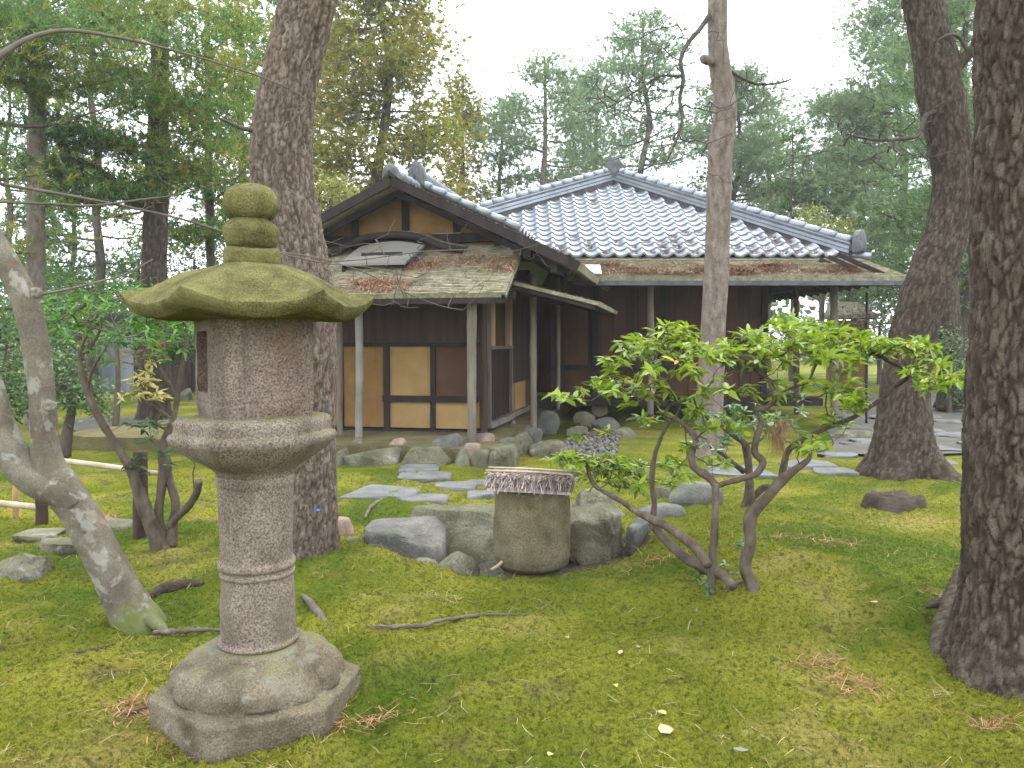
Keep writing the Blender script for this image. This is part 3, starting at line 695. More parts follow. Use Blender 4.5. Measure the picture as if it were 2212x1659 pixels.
# finial: round collar, lotus cup, flattened jewel
def lathe(name, prof, seed, m='granite_mossy', noise=.009):
    return obj(name, ring_solid(MB(), dense(prof, .007), 110, lambda th, r, k, i: np.full_like(th, r), noise=noise, nscale=13, seed=seed), MT[m], lan)
ft = top - .012
lathe('finial_collar', [(.085, ft - .02, 0), (.108, ft, 0), (.114, ft + .02, 0), (.114, ft + .062, 0), (.106, ft + .078, 0), (.09, ft + .082, 0), (.07, ft + .082, 0)], 6)
lathe('finial_cup', [(.07, ft + .07, 0), (.09, ft + .084, 0), (.102, ft + .096, 0), (.112, ft + .125, 0), (.114, ft + .150, 0), (.106, ft + .170, 0), (.092, ft + .184, 0), (.082, ft + .20, 0), (.07, ft + .205, 0)], 7)
jz = zl(446)
lathe('finial_jewel', [(.06, jz - .084, 0)] + [(.112 * math.cos(a) ** .6 if math.cos(a) > 0 else 0.001, jz + .082 * math.sin(a), 0) for a in np.linspace(-1.1, 1.5, 16)] + [(.004, jz + .084, 0)], 8)

# ------------------------------------------------------------------ stone water basin with straw cover
BX, BY = at(1149, 1100, 5.86)[0], 5.86
ba = thing('stone_basin', 'round granite water basin standing in the sunken hollow', 'basin', (BX, BY, -.18))
zt = at(1149, 1052, BY)[2]; zb2 = at(1149, 1222, BY)[2] - .02
prof = dense([(.18, zb2, 0), (.225, zb2 + .012, 0), (.268, zb2 + .05, 0), (.286, zb2 + .11, 0), (.284, zb2 + .30, 0), (.276, zt - .10, 0), (.270, zt - .015, 0), (.258, zt, 0), (.225, zt, 0), (.215, zt - .02, 0), (.19, zt - .14, 0), (.10, zt - .17, 0)], .014)
obj('bowl', ring_solid(MB(), prof, 150, lambda th, r, k, i: np.full_like(th, r), noise=.009, nscale=6, seed=12, cx=BX, cy=BY), MT['basin'], ba)
obj('neck', ring_solid(MB(), dense([(.20, zb2 - .30, 0), (.205, zb2 - .05, 0), (.20, zb2 + .02, 0)], .02), 80, lambda th, r, k, i: np.full_like(th, r), noise=.01, nscale=6, seed=13, cx=BX, cy=BY), MT['basin'], ba)

cv = thing('straw_cover', 'weathered straw mat on a wooden frame covering the stone basin', 'cover', (BX, BY, zt))
yaw = RAD(-7); ux = np.array((math.cos(yaw), math.sin(yaw), -.03)); uy = np.array((-math.sin(yaw), math.cos(yaw), 0))
cc = np.array((BX + .005, BY, zt + .004))
for s in (-1, 1):
    obj('frame_board', MB().beam(cc + ux * s * .262 - uy * .27 + (0, 0, .035), cc + ux * s * .262 + uy * .27 + (0, 0, .035), .085, .062), MT['grey_board'], cv, False)
obj('frame_board', MB().beam(cc - ux * .215 + uy * .2 + (0, 0, .03), cc + ux * .215 + uy * .2 + (0, 0, .03), .06, .05), MT['grey_board'], cv, False)
rs = np.random.default_rng(8)
m = MB()
n = 2600
x = rs.uniform(-.305, .305, n); v0 = rs.uniform(-.27, .1, n)
c = cc + x[:, None] * ux + v0[:, None] * uy + np.stack((0 * x, 0 * x, .075 + .028 * (1 - ((v0 + .05) / .3) ** 2) + .012 * rs.random(n)), 1)
d = unit(-uy + ux * rs.normal(size=(n, 1)) * .22 + np.array((0, 0, 1.0)) * (rs.normal(size=(n, 1)) * .10 - .10 - .5 * (v0[:, None] < -.2)))
a, b_ = frame(d, rs); l = rs.uniform(.05, .16, (n, 1))
V = np.stack((c - a * .0025, c + a * .0025, c + d * l + a * .002, c + d * l - a * .002), 1)
m.add(V.reshape(-1, 3), np.arange(4 * n).reshape(-1, 4))
tag(obj('straw', m, MT['thatch'], cv), kind='stuff')
gm = MB(); uu = np.linspace(-.30, .30, 30); vv = np.linspace(-.285, .26, 20)
G = np.array([[cc + u * ux + v * uy + (0, 0, .066 + .028 * (1 - ((v + .05) / .33) ** 2) - .05 * max(0, -v - .24) / .05) for u in uu] for v in vv])
gm.grid(G); gm.grid((G - (0, 0, .03))[:, ::-1]); obj('straw_mat', gm, MT['thatch'], cv)
for v, dz in ((-.10, .118), (.02, .122)):
    t = MB(); tube(t, [cc - ux * .335 + uy * v + (0, 0, dz), cc + uy * (v - .01) + (0, 0, dz + .006), cc + ux * .345 + uy * v + (0, 0, dz - .004)], [.008, .009, .008], 8, 12); obj('bamboo_rod', t, MT['bamboo'], cv)
# bamboo ladle lying against the basin foot
m = MB(); tube(m, [at(1092, 1206, 5.72), at(1076, 1222, 5.66), at(1060, 1231, 5.6)], [.010, .013, .009], 8, 14); tag(obj('bamboo_splint', m, MT['bamboo']), 'pale bamboo splint lying in the hollow before the basin', 'bamboo splint')

# ------------------------------------------------------------------ big trunks
def bark_disp(scale, depth, zs, flare=0.0, fl=.2, nb=5, seed=0.0, rough=.02):
    st = {}
    def f(th, S, C, D, rr):
        m, k = rr.shape
        q = D * rr[:, :, None]; p = np.stack((q[..., 0], q[..., 1], np.repeat(S[:, None], k, 1)), -1).reshape(-1, 3)
        if abs(C[-1, 2] - C[0, 2]) < .6 * np.linalg.norm(C[-1] - C[0]): p = (C[:, None, :] + q).reshape(-1, 3)
        wp = np.stack([fbm(p * (.8 / scale) * (1, 1, .5) + s_ * 5 + seed, 2) for s_ in range(3)], 1)
        w = p * (1 / scale, 1 / scale, 1 / (scale * zs)) + .45 * wp
        idn = np.zeros(len(p)); f1, f2 = worley(w + seed, idn)
        ridge = fbm(p * (.75 / scale, .75 / scale, .16 / scale) + .25 * wp + seed * 3, 2)
        plate = sstep(.03, .17, f2 - f1); cr1 = 1 - plate; cr2 = np.exp(-(ridge / .11) ** 2)
        crack = np.maximum(cr1, .8 * cr2)
        d = -depth * (.75 * cr1 + .6 * cr2) + depth * .7 * (idn - .5) * plate + rough * rr.ravel() * fbm(p * 3.3 + seed, 3) + depth * .30 * fbm(p * 45 + seed, 2)
        st['crack'] = crack
        fl_ = flare * np.exp(-S / fl)[:, None] * (.55 + .45 * np.cos(nb * th + seed) + .25 * np.cos((nb - 2) * th + 2 * seed))[None, :]
        return d.reshape(m, k) + fl_ * rr
    return f, st

def trunk(parent, pts, m, seg, n, scale=.05, depth=.012, zs=2.2, flare=.5, fl=.2, nb=5, seed=1.0, name='trunk', rough=.05):
    f, st = bark_disp(scale, depth, zs, flare, fl, nb, seed, rough)
    mb = MB(); tube(mb, [p[:3] for p in pts], [p[3] for p in pts], seg, n, f)
    o = obj(name, mb, MT[m], parent)
    at_ = o.data.attributes.new('crack', 'FLOAT', 'POINT')
    at_.data.foreach_set('value', np.concatenate((st['crack'], (0, 0))).astype(np.float32))
    return o

def pxline(rows, Y):
    """rows (x, y, width[, depth]) in survey units -> (X, Y, Z, radius)"""
    out = []
    for r in rows:
        y = r[3] if len(r) > 3 else Y; out.append((*at(r[0], r[1], y), r[2] * y / F / 2))
    return out

CROWN = {}
def pine_crown_mesh(key, seed, R, H, nb, L=.16, W=.010, per=26, k=9):
    """sprays of needles on a high pine top, as one crown mesh"""
    if key in CROWN: return CROWN[key]
    r_ = np.random.default_rng(seed); m = MB(); C = []
    for i in range(nb):
        a = r_.uniform(0, 6.28); h = r_.uniform(0, 1); l = R * (1 - .65 * h) * r_.uniform(.5, 1)
        for t in (.55, .8, 1.0):
            c = np.array((math.cos(a) * l * t, math.sin(a) * l * t, h * H + .25 * t * l * .4)) + r_.normal(size=3) * .15
            C.append(c + r_.normal(size=(per, 3)) * (.38, .38, .13))
    C = np.concatenate(C); tufts(m, C, np.array((0, 0, .7)), L, W, k, .8, r_)
    CROWN[key] = m.mesh('crown'); return CROWN[key]

def high_crown(parent, p, key='high', mat_='needle_pine', seed=4, R=2.6, H=3.0, rz=0):
    o = link('crown', pine_crown_mesh(key, seed, R, H, 26), MT[mat_], parent)
    o.location = Vector([float(c) for c in p]); o.rotation_euler = (0, 0, rz)
    return o

def limbs(parent, p, seed, m='bark_far', R=2.2, H=2.6, nb=12, r0=.05):
    r_ = np.random.default_rng(seed)
    for i in range(nb):
        a = r_.uniform(0, 6.28); h = r_.uniform(0, .9); l = R * (1 - .6 * h) * r_.uniform(.6, 1)
        mb = MB(); tube(mb, [np.asarray(p) + (0, 0, h * H), np.asarray(p) + (math.cos(a) * l * .5, math.sin(a) * l * .5, h * H + .05), np.asarray(p) + (math.cos(a) * l, math.sin(a) * l, h * H + .3)], [r0, r0 * .6, r0 * .2], 6, 8)
        obj('limb', mb, MT[m], parent)

# pine just behind the lantern
Y1 = 5.7
t1 = thing('pine_tree', 'big pine with flaky reddish bark rising just behind the stone lantern', 'tree', gp(655, 1205))
rows = [(655, 1235, 150), (655, 1195, 150), (654, 1120, 143), (653, 1000, 140), (651, 860, 142), (650, 740, 150), (645, 620, 146), (628, 500, 138), (613, 400, 130), (611, 300, 127), (624, 180, 122), (645, 80, 118), (664, 0, 117), (690, -120, 110), (705, -300, 100), (700, -500, 90), (690, -800, 70), (690, -1200, 30)]
trunk(t1, pxline(rows, Y1), 'bark_pine', 170, 540, .036, .013, 2.2, .25, .25, 6, 2.2)
pt = at(695, -900, Y1); high_crown(t1, pt); limbs(t1, pt - np.array((0, 0, .3)), 31)
m = MB(); tube(m, [at(551, 283, 5.62), at(520, 276, 5.5), at(490, 262, 5.35), at(470, 254, 5.2)], [.017, .015, .010, .004], 8, 16); obj('dead_limb', m, MT['twig'], t1)
m = MB(); V, Fa = ICO3; p = at(687, 1102, 5.46); m.add(V * (.012, .006, .009) * (1 + .25 * fbm(V * 2, 2))[:, None] + p, Fa); tag(obj('tree_tag', m, MT['blue_tag']), 'tiny blue tag fixed to the bark of the big pine', 'tag')

# slender pine before the house
Y2 = 10.9
t2 = thing('pine_tree', 'slender pale pine with a kink standing before the tiled roof', 'tree', gp(1528, 985))
rows = [(1526, 1000, 76), (1528, 960, 66), (1532, 880, 58), (1537, 790, 55), (1541, 700, 53), (1545, 640, 52), (1549, 550, 52), (1552, 470, 52), (1554, 400, 52), (1556, 330, 53), (1562, 285, 51), (1567, 245, 49), (1563, 195, 47), (1554, 140, 45), (1550, 80, 42), (1550, 0, 40), (1554, -120, 38), (1550, -300, 32), (1558, -520, 20), (1558, -700, 8)]
trunk(t2, pxline(rows, Y2), 'bark_pale', 64, 420, .05, .004, 2.0, .3, .2, 5, 4.1, rough=.05)
pt = at(1556, -330, Y2); high_crown(t2, pt, rz=1.3); limbs(t2, pt - np.array((0, 0, .3)), 33)
rl = np.random.default_rng(21)
def bare_limb(parent, rows, m, seg=8, twigs=0, spread=.5, r_tip=.004, seed=1, name='limb'):
    pts = pxline(rows, None); mb = MB(); tube(mb, [p[:3] for p in pts], [p[3] for p in pts], seg, 8 * len(pts))
    o = obj(name, mb, MT[m], parent)
    if twigs:
        r_ = np.random.default_rng(seed); S = spline(np.array([p[:3] for p in pts]), 60); S = S[15:]
        T = S[r_.integers(0, len(S), twigs)] + r_.normal(size=(twigs, 3)) * spread * (1, .6, .55)
        tw = MB()
        for P_, R_ in grow(S, T, r_, .09, r_tip, .42, .22, .2): tube(tw, P_, R_, 4, None, None, False)
        tag(obj('twigs', tw, MT[m], parent), kind='stuff')
    return o
bare_limb(t2, [(1532, 35, 12.2, 10.8), (1510, 65, 10.2, 10.6), (1485, 95, 9.5, 10.4), (1470, 130, 8.8, 10.2), (1476, 170, 8.8, 10.1), (1468, 215, 8.2, 10.0), (1474, 255, 7.5, 9.9), (1462, 300, 5.4, 9.8), (1440, 350, 3.4, 9.7)], 'twig_dark', 8, 120, .5, .0030, 3)
bare_limb(t2, [(1470, 165, 6.1, 10.1), (1425, 165, 5.4, 9.9), (1385, 190, 4.8, 9.8), (1345, 215, 3.4, 9.7), (1310, 235, 2.7, 9.6)], 'twig_dark', 6, 90, .38, .0030, 4)
bare_limb(t2, [(1572, 150, 7.5, 10.9), (1605, 170, 6.8, 11.1), (1640, 182, 5.4, 11.3), (1690, 178, 4.1, 11.4), (1722, 165, 2.0, 11.5)], 'twig_dark', 6, 40, .3, .003, 5)
bare_limb(t2, [(1535, 133, 20, 10.8), (1522, 128, 20, 10.7), (1518, 126, 15, 10.65)], 'bark_pale', 8, name='branch_stub')

# leaning pine on the right
t3 = thing('pine_tree', 'thick leaning pine that bends beside the corner of the tiled house', 'tree', gp(1950, 1020))
rows = [(1956, 1045, 165), (1954, 1010, 150), (1952, 960, 122), (1952, 880, 104), (1960, 800, 98), (1974, 720, 96), (1996, 640, 96), (2028, 550, 92), (2050, 470, 84), (2058, 400, 80), (2052, 320, 82), (2040, 250, 88), (2030, 190, 92), (2022, 140, 88), (2008, 70, 82), (1993, 0, 78), (1965, -130, 72), (1950, -300, 62), (1960, -520, 44), (1965, -760, 16)]
trunk(t3, pxline(rows, 9.4), 'bark_dark', 110, 420, .050, .016, 2.8, .75, .28, 5, 6.3)
pt = at(1962, -480, 9.4); high_crown(t3, pt, rz=2.4); limbs(t3, pt - np.array((0, 0, .3)), 35)
bare_limb(t3, [(2040, 175, 34, 9.4), (2075, 135, 26, 9.3), (2105, 105, 24, 9.2), (2150, 80, 22, 9.1)], 'bark_dark', 10)
bare_limb(t3, [(2090, 108, 8, 9.2), (2070, 80, 7, 9.2), (2050, 75, 6, 9.1), (2020, 90, 4, 9.1)], 'twig_dark', 6, 18, .2, .004, 8)
bare_limb(t3, [(2032, 240, 12, 9.3), (2000, 250, 10, 9.2), (1985, 290, 9, 9.1), (1950, 300, 8, 9.0), (1890, 302, 6, 8.9), (1830, 290, 3, 8.8)], 'twig_dark', 6, 110, .4, .003, 9)
for k, (x0, y0, x1, y1, w) in enumerate(((2010, 1010, 2065, 1040, 40), (1990, 1020, 2030, 1032, 36), (1905, 1015, 1872, 1022, 34))):
    a, b_ = gp(x0, y0), gp(x1, y1); mb = MB(); tube(mb, [a + (0, 0, .08), (a + b_) / 2 + (0, 0, .035), b_ + (0, 0, -.03)], [w * .0028, w * .0018, .02], 12, 20, bark_disp(.06, .01, 1)[0]); obj('root', mb, MT['bark_dark'], t3)

# massive pine at the right border
t4 = thing('pine_tree', 'massive dark pine with flaring foot at the right border', 'tree', gp(2190, 1430))
rows = [(2178, 1500, 290), (2176, 1440, 262), (2178, 1380, 230), (2184, 1300, 208), (2190, 1200, 202), (2192, 1000, 198), (2196, 800, 190), (2202, 600, 188), (2206, 400, 186), (2210, 200, 184), (2212, 0, 182), (2214, -300, 170), (2216, -700, 140), (2216, -1300, 90), (2216, -1800, 30)]
trunk(t4, pxline(rows, 3.75), 'bark_dark', 190, 520, .040, .015, 3.0, .38, .16, 5, 8.8)
pt = at(2216, -1500, 3.75); high_crown(t4, pt, rz=.6); limbs(t4, pt - np.array((0, 0, .3)), 37)

for k, (x0, y0, x1, y1, w) in enumerate(((2085, 1340, 2012, 1405, 60), (2110, 1400, 2085, 1475, 66), (2075, 1300, 2028, 1335, 34))):
    a, b_ = gp(x0, y0), gp(x1, y1); mb = MB(); tube(mb, [a + (.06, .08, .16), (a + b_) / 2 + (0, 0, .05), b_ + (0, 0, -.04)], [w * .0014, w * .0013, .02], 26, 40, bark_disp(.035, .008, 1.5, seed=k + 1.0)[0]); obj('root', mb, MT['bark_dark'], t4)
# leaning grey tree on the left
t5 = thing('grey_barked_tree', 'leaning forked tree with smooth grey lichen-spotted bark at the left border', 'tree', gp(300, 1345))
def grey(parent, rows, Y, n, seg=72, name='trunk', seed=3.3, flare=0, moss=False):
    f, st = bark_disp(.12, .003, 1.0, flare, .12, 4, seed, .06); mb = MB(); P = pxline(rows, Y)
    tube(mb, [p[:3] for p in P], [p[3] for p in P], seg, n, f); o = obj(name, mb, MT['bark_grey'], parent)
    a = o.data.attributes.new('crack', 'FLOAT', 'POINT'); V = np.concatenate(mb.v)
    v = (1 - sstep(.02, .16, V[:, 2] + .08 * fbm(V * 9, 3) - .35 * (V[:, 0] + 2.05))) * .85 if moss else np.zeros(len(V))
    a.data.foreach_set('value', v.astype(np.float32)); return o
grey(t5, [(315, 1400, 113), (300, 1350, 99), (272, 1300, 83), (235, 1225, 77), (195, 1150, 76), (160, 1090, 76), (128, 1050, 81), (108, 1020, 74), (97, 970, 58), (93, 900, 55), (87, 820, 53), (76, 740, 55), (62, 680, 56), (40, 620, 55), (10, 560, 49), (-40, 470, 44), (-120, 330, 39)], 4.4, 300, 90, seed=3.3, flare=.35, moss=True)
grey(t5, [(165, 1095, 42), (130, 1066, 63), (95, 1048, 68), (50, 1015, 68), (15, 955, 63), (-10, 880, 56), (-40, 780, 48), (-110, 640, 37)], 4.36, 110, name='limb', seed=5.1)
for x0, y0, x1, y1, r0 in ((292, 1332, 368, 1366, .060),):
    a, b_ = gp(x0, y0), gp(x1, y1); mb = MB(); tube(mb, [a + (0, .02, .09), (a + b_) / 2 + (0, 0, .03), b_ + (0, 0, -.02)], [r0 * 1.2, r0 * .8, .012], 18, 24, bark_disp(.05, .004, 1.5, seed=x0 * .1)[0]); o = obj('root', mb, MT['bark_grey'], t5)
    a_ = o.data.attributes.new('crack', 'FLOAT', 'POINT'); a_.data.foreach_set('value', np.full(len(o.data.vertices), .55, np.float32))
for (x, y, w) in ((68, 633, 30), (97, 877, 30)):
    mb = MB(); V, Fa = ICO4; p = at(x + 10, y, 4.31); s = w * 4.4 / F / 2
    V2 = V * (s, s * .5, s * .8) * (1 - .5 * np.exp(-((V[:, 0] ** 2 + V[:, 2] ** 2) / .2)) * (V[:, 1] < 0))[:, None]; mb.add(V2 + p, Fa); obj('knot', mb, MT['bark_grey'], t5)
for rows, nt_, sd in (
    ([(75, 638, 7.3, 4.35), (130, 628, 5.3, 4.5), (200, 612, 4.6, 4.7), (270, 592, 3.3, 4.9), (330, 560, 2.0, 5.1)], 10, 11),
    ([(-60, 372, 9.2, 4.2), (0, 396, 7.9, 4.3), (90, 412, 7.3, 4.4), (180, 428, 6.6, 4.5), (270, 446, 5.9, 4.6), (380, 470, 5.3, 4.6), (480, 500, 4.6, 4.6), (600, 545, 4.0, 4.6), (700, 568, 3.3, 4.6), (800, 578, 2.6, 4.6), (900, 600, 1.7, 4.6)], 60, 12),
    ([(-60, 425, 6.6, 4.2), (0, 436, 5.9, 4.3), (100, 440, 5.3, 4.4), (200, 444, 5.3, 4.5), (300, 432, 4.0, 4.6), (390, 420, 3.3, 4.6), (460, 398, 1.7, 4.6)], 20, 13),
    ([(-40, 150, 14.5, 4.0), (20, 105, 12.5, 4.1), (80, 76, 9.9, 4.2), (150, 66, 8.6, 4.3), (240, 78, 6.6, 4.4), (340, 100, 5.3, 4.5), (450, 130, 4.0, 4.6), (560, 165, 3.3, 4.7), (640, 200, 2.6, 4.8), (720, 255, 1.7, 4.9)], 40, 14),
    ([(610, 545, 3.3, 4.6), (700, 560, 3.0, 4.6), (790, 590, 2.6, 4.6), (870, 630, 2.3, 4.6), (950, 660, 2.0, 4.6), (1000, 670, 1.3, 4.6)], 14, 15),
    ([(700, 566, 3.0, 4.6), (790, 560, 2.6, 4.7), (900, 545, 2.3, 4.8), (1010, 540, 2.0, 4.9), (1080, 548, 1.7, 5.0), (1190, 520, 1.3, 5.1)], 26, 16)):
    bare_limb(t5, rows, 'twig', 7, nt_, .22, .0016, sd)

# small stump, logs and roots on the moss
st = thing('tree_stump', 'low rotten stump sticking out of the moss near the leaning pine', 'stump', gp(1930, 1092))
p = gp(1930, 1090); th = np.linspace(0, 2 * np.pi, 90, endpoint=False); rw = []
for i, (r, z) in enumerate(((.29, -.05), (.275, .02), (.262, .06), (.25, .085), (.21, .088), (.17, .06), (.10, .05), (.03, .05))):
    rr = r * (1 + .13 * fbm(np.stack((np.cos(th) * 1.6, np.sin(th) * 1.6, th * 0 + 4), 1), 3)); rw.append(np.stack((rr * np.cos(th), rr * .8 * np.sin(th), z + .035 * fbm(np.stack((np.cos(th) * 3, np.sin(th) * 3, th * 0 + i * .3), 1), 3) * (i > 1)), -1))
rw = np.array(rw) + p; m = MB(); I = np.arange(8 * 90).reshape(8, 90); J = np.roll(I, -1, 1)
m.add(np.vstack((rw.reshape(-1, 3), rw[-1].mean(0))), np.stack((I[:-1], J[:-1], J[1:], I[1:]), -1).reshape(-1, 4), np.stack((I[-1], J[-1], np.full(90, 720)), -1)); obj('rotten_shell', m, MT['rotten_wood'], st)
def lying(name, label, cat, rows, m='rotten_wood', lift=.3, seg=14, sd=1.0, dp=.006):
    pts = [gp(x, y) for x, y, w in rows]; R_ = [w * q[1] / F / 2 for q, (_, _, w) in zip(pts, rows)]
    mb = MB(); tube(mb, [q + (0, 0, r * lift) for q, r in zip(pts, R_)], R_, seg, 14 * len(rows), bark_disp(.03, dp, 2.5, seed=sd, rough=.12)[0]); return tag(obj(name, mb, MT[m]), label, cat)
lying('log', 'thick broken log half sunk in the moss left of the lantern shaft', 'log', [(318, 1290, 12), (345, 1280, 26), (385, 1270, 30), (415, 1264, 22), (440, 1262, 10)], sd=2.2)
lying('branch', 'thin root running along the moss towards the lantern foot', 'root', [(330, 1366, 6), (380, 1366, 12), (430, 1362, 11), (480, 1362, 9)], 'twig', sd=3.2)
lying('branch', 'short thick stick lying on the moss right of the lantern shaft', 'stick', [(652, 1286, 9), (668, 1302, 17), (690, 1330, 18), (708, 1355, 13), (716, 1366, 5)], 'twig', sd=4.2)
lying('root', 'long bare root snaking across the middle of the moss', 'root', [(790, 1352, 4), (860, 1354, 9), (915, 1352, 12), (945, 1342, 9), (1000, 1334, 9), (1060, 1328, 8), (1140, 1328, 4)], 'twig', .15, sd=5.2)
lying('branch', 'curved pale stick on the moss behind the blue grey boulder', 'stick', [(788, 1120, 6), (800, 1098, 9), (822, 1082, 8), (838, 1074, 4)], 'twig', sd=6.2)
lying('branch', 'long rotten stick in the moss at the left edge', 'stick', [(115, 1420, 4), (160, 1412, 12), (200, 1405, 10), (245, 1392, 4)], 'rotten_wood', .1, sd=7.2)
lying('branch', 'short stick lying at the foot of the right shrub stem', 'stick', [(1560, 1272, 4), (1585, 1262, 9), (1612, 1255, 4)], 'twig', sd=8.2)
lying('bark_flake', 'loose slab of bark leaning by the massive pine foot', 'bark', [(2000, 1313, 6), (2030, 1306, 24), (2062, 1298, 20)], 'rotten_wood', .3, sd=9.2)
lying('branch', 'dead branch with twigs lying beside the lantern foot', 'stick', [(242, 1548, 4), (290, 1540, 12), (325, 1528, 9), (345, 1510, 5)], 'rotten_wood', .4, sd=3.9)
lf = np.random.default_rng(77)
for i, (x, y, s, l) in enumerate(((1225, 1385, .035, 'pale curled fallen leaf in the middle of the moss'), (1436, 1585, .07, 'largest tan fallen leaf near the bottom border'), (1432, 1550, .035, 'pale round leaf above the large tan one'), (1190, 1640, .03, 'cream leaf at the bottom border'), (1600, 1632, .06, 'grey dry leaf near the bottom border, right of the tan one'),
        (1378, 1405, .03, 'grey leaf right of the pale curled one'), (1340, 1418, .04, 'tan leaf fragment beside a bare patch'), (700, 1490, .03, 'brown leaf near the lantern foot corner'), (1890, 1308, .05, 'buff leaf on the bare patch before the massive pine'), (1330, 1490, .025, 'tiny white leaf speck on the moss'))):
    p = gp(x, y) + (0, 0, .022); m = MB(); a = lf.uniform(0, 6.28); d = np.array([(math.cos(a), math.sin(a), .15)]); leaves(m, p[None] - d * s / 2, d, np.array([(0, 0, 1.0)]), s * 1.2, s * .8, lf)
    tag(obj('fallen_leaf', m, MT['leaf_yellow'] if i in (0, 2, 3, 9) else MT['grey_board'] if i in (4, 5) else MT['wood_tan']), l, 'leaf', 'fallen leaves on the moss')
# ------------------------------------------------------------------ tea house: porch block, turned a little
TH = RAD(11.5)
C0 = np.array((-.375, 11.8, 0.0)); UU = np.array((math.cos(TH), -math.sin(TH), 0)); VV = np.array((math.sin(TH), math.cos(TH), 0))
TER = .20                                               # terrace level
def L(u, v, z): return C0 + UU * u + VV * v + np.array((0, 0, z))
def pf(x, y, v):
    """(u, z) of the point seen at (x, y) on the porch plane v"""
    r = ray(x, y); t = ((C0 + VV * v) - (0, 0, EYE)) @ VV / (r @ VV); p = np.array((0, 0, EYE)) + r * t
    return float((p - C0) @ UU), float(p[2])
def pu(x, y, u):
    """(v, z) of the point seen at (x, y) on the side plane u"""
    r = ray(x, y); t = ((C0 + UU * u) - (0, 0, EYE)) @ UU / (r @ UU); p = np.array((0, 0, EYE)) + r * t
    return float((p - C0) @ VV), float(p[2])
def lbox(mb, u0, u1, v0, v1, z0, z1):
    return mb.box8([L(u0, v0, z0), L(u1, v0, z0), L(u1, v1, z0), L(u0, v1, z0), L(u0, v0, z1), L(u1, v0, z1), L(u1, v1, z1), L(u0, v1, z1)])

# terrace of trodden earth
te = MB(); us = np.linspace(-6, .42, 60); vs = np.linspace(-1.55, 9, 80)
G = np.array([[L(u, v, TER + .02 * float(0)) for u in us] for v in vs]); q = G.reshape(-1, 3)
G[..., 2] += (.025 * fbm(q * 1.7, 3)).reshape(G.shape[:2]); te.grid(G[:, ::-1])
for ed in (G[0], G[:, -1], G[:, 0][::-1]):
    low = ed.copy(); low[:, 2] = -.1; te.grid(np.stack((ed, low)))
tag(obj('terrace', te, MT['earth']), kind='structure')

porch = thing('tea_house', 'old wooden tea house porch with shingled pent roof and ochre plaster walls', 'house', L(-1.8, 1, TER))
FL = TER + .06
def panel(x0, y0, x1, y1, m, v=0.0, t=.05, name='wall_panel', label=None):
    u0, za = pf(x0, y1, v); u1, zb_ = pf(x1, y0, v)
    o = obj(name, lbox(MB(), u0, u1, v, v + t, max(za, FL), zb_), MT[m], porch, False)
    if label: o['label'] = label
    return o
def bar(x0, y0, x1, y1, m, v=-.04, t=.09, name='rail', parent=None):
    u0, za = pf(x0, y1, v); u1, zb_ = pf(x1, y0, v)
    return obj(name, lbox(MB(), u0, u1, v, v + t, za, zb_), MT[m], parent or porch, False)
# front wall
panel(560, 745, 738, 932, 'plaster', .01); panel(738, 745, 829, 932, 'plaster', .012)
panel(840, 748, 934, 858, 'plaster_pale', .01, label='paler ochre plaster panel'); panel(938, 748, 1014, 858, 'plaster_dark', .03, label='dark brown sliding panel')
panel(840, 868, 929, 933, 'plaster_pale', .01); panel(940, 868, 1014, 935, 'plaster_pale', .01)
panel(560, 640, 1036, 742, 'wood_brown', .06, name='transom_boarding', label='dark boarding under the eave')
bar(560, 740, 1036, 748, 'wood_dark'); bar(826, 857, 1030, 867, 'wood_dark', -.05, .10); bar(560, 931, 1036, 942, 'wood_dark', -.03, .12, 'ground_sill')
bar(829, 745, 840, 935, 'wood_dark', -.03, .09, 'wall_post'); bar(930, 748, 939, 935, 'wood_dark', -.02, .07, 'wall_post'); bar(732, 745, 740, 932, 'wood_dark', -.02, .07, 'wall_post')
panel(1026, 868, 1036, 925, 'plaster', .0); panel(1014, 640, 1040, 935, 'wood_brown', .02, name='corner_board')
# corner post and free standing eave posts (slightly crooked trunks)
def post(x, yt, yb, w, Y, m='wood_grey', zb_=None, name='eave_post', parent=None, sway=.003):
    a = at(x, yb, Y); b_ = at(x, yt, Y)
    if zb_ is not None: a[2] = zb_
    r_ = np.random.default_rng(int(x)); n = 7; P_ = [a + (b_ - a) * i / (n - 1) + r_.normal(size=3) * sway * (1, 1, 0) for i in range(n)]
    mb = MB(); R_ = w * Y / F / 2; tube(mb, P_, [R_ * r_.uniform(.92, 1.08) for _ in P_], 18, 50, bark_disp(.04, .003, 6, seed=x * .1, rough=.05)[0]); return obj(name, mb, MT[m], parent or porch)
post(776, 640, 952, 17, 11.15, 'grey_board'); post(1019, 632, 966, 20, 10.75); post(1046, 600, 940, 15, 11.75, 'wood_brown')
post(734, 640, 945, 13, 11.6)
post(1152, 590, 928, 15, 12.2); post(1205, 600, 885, 10, 14.6)
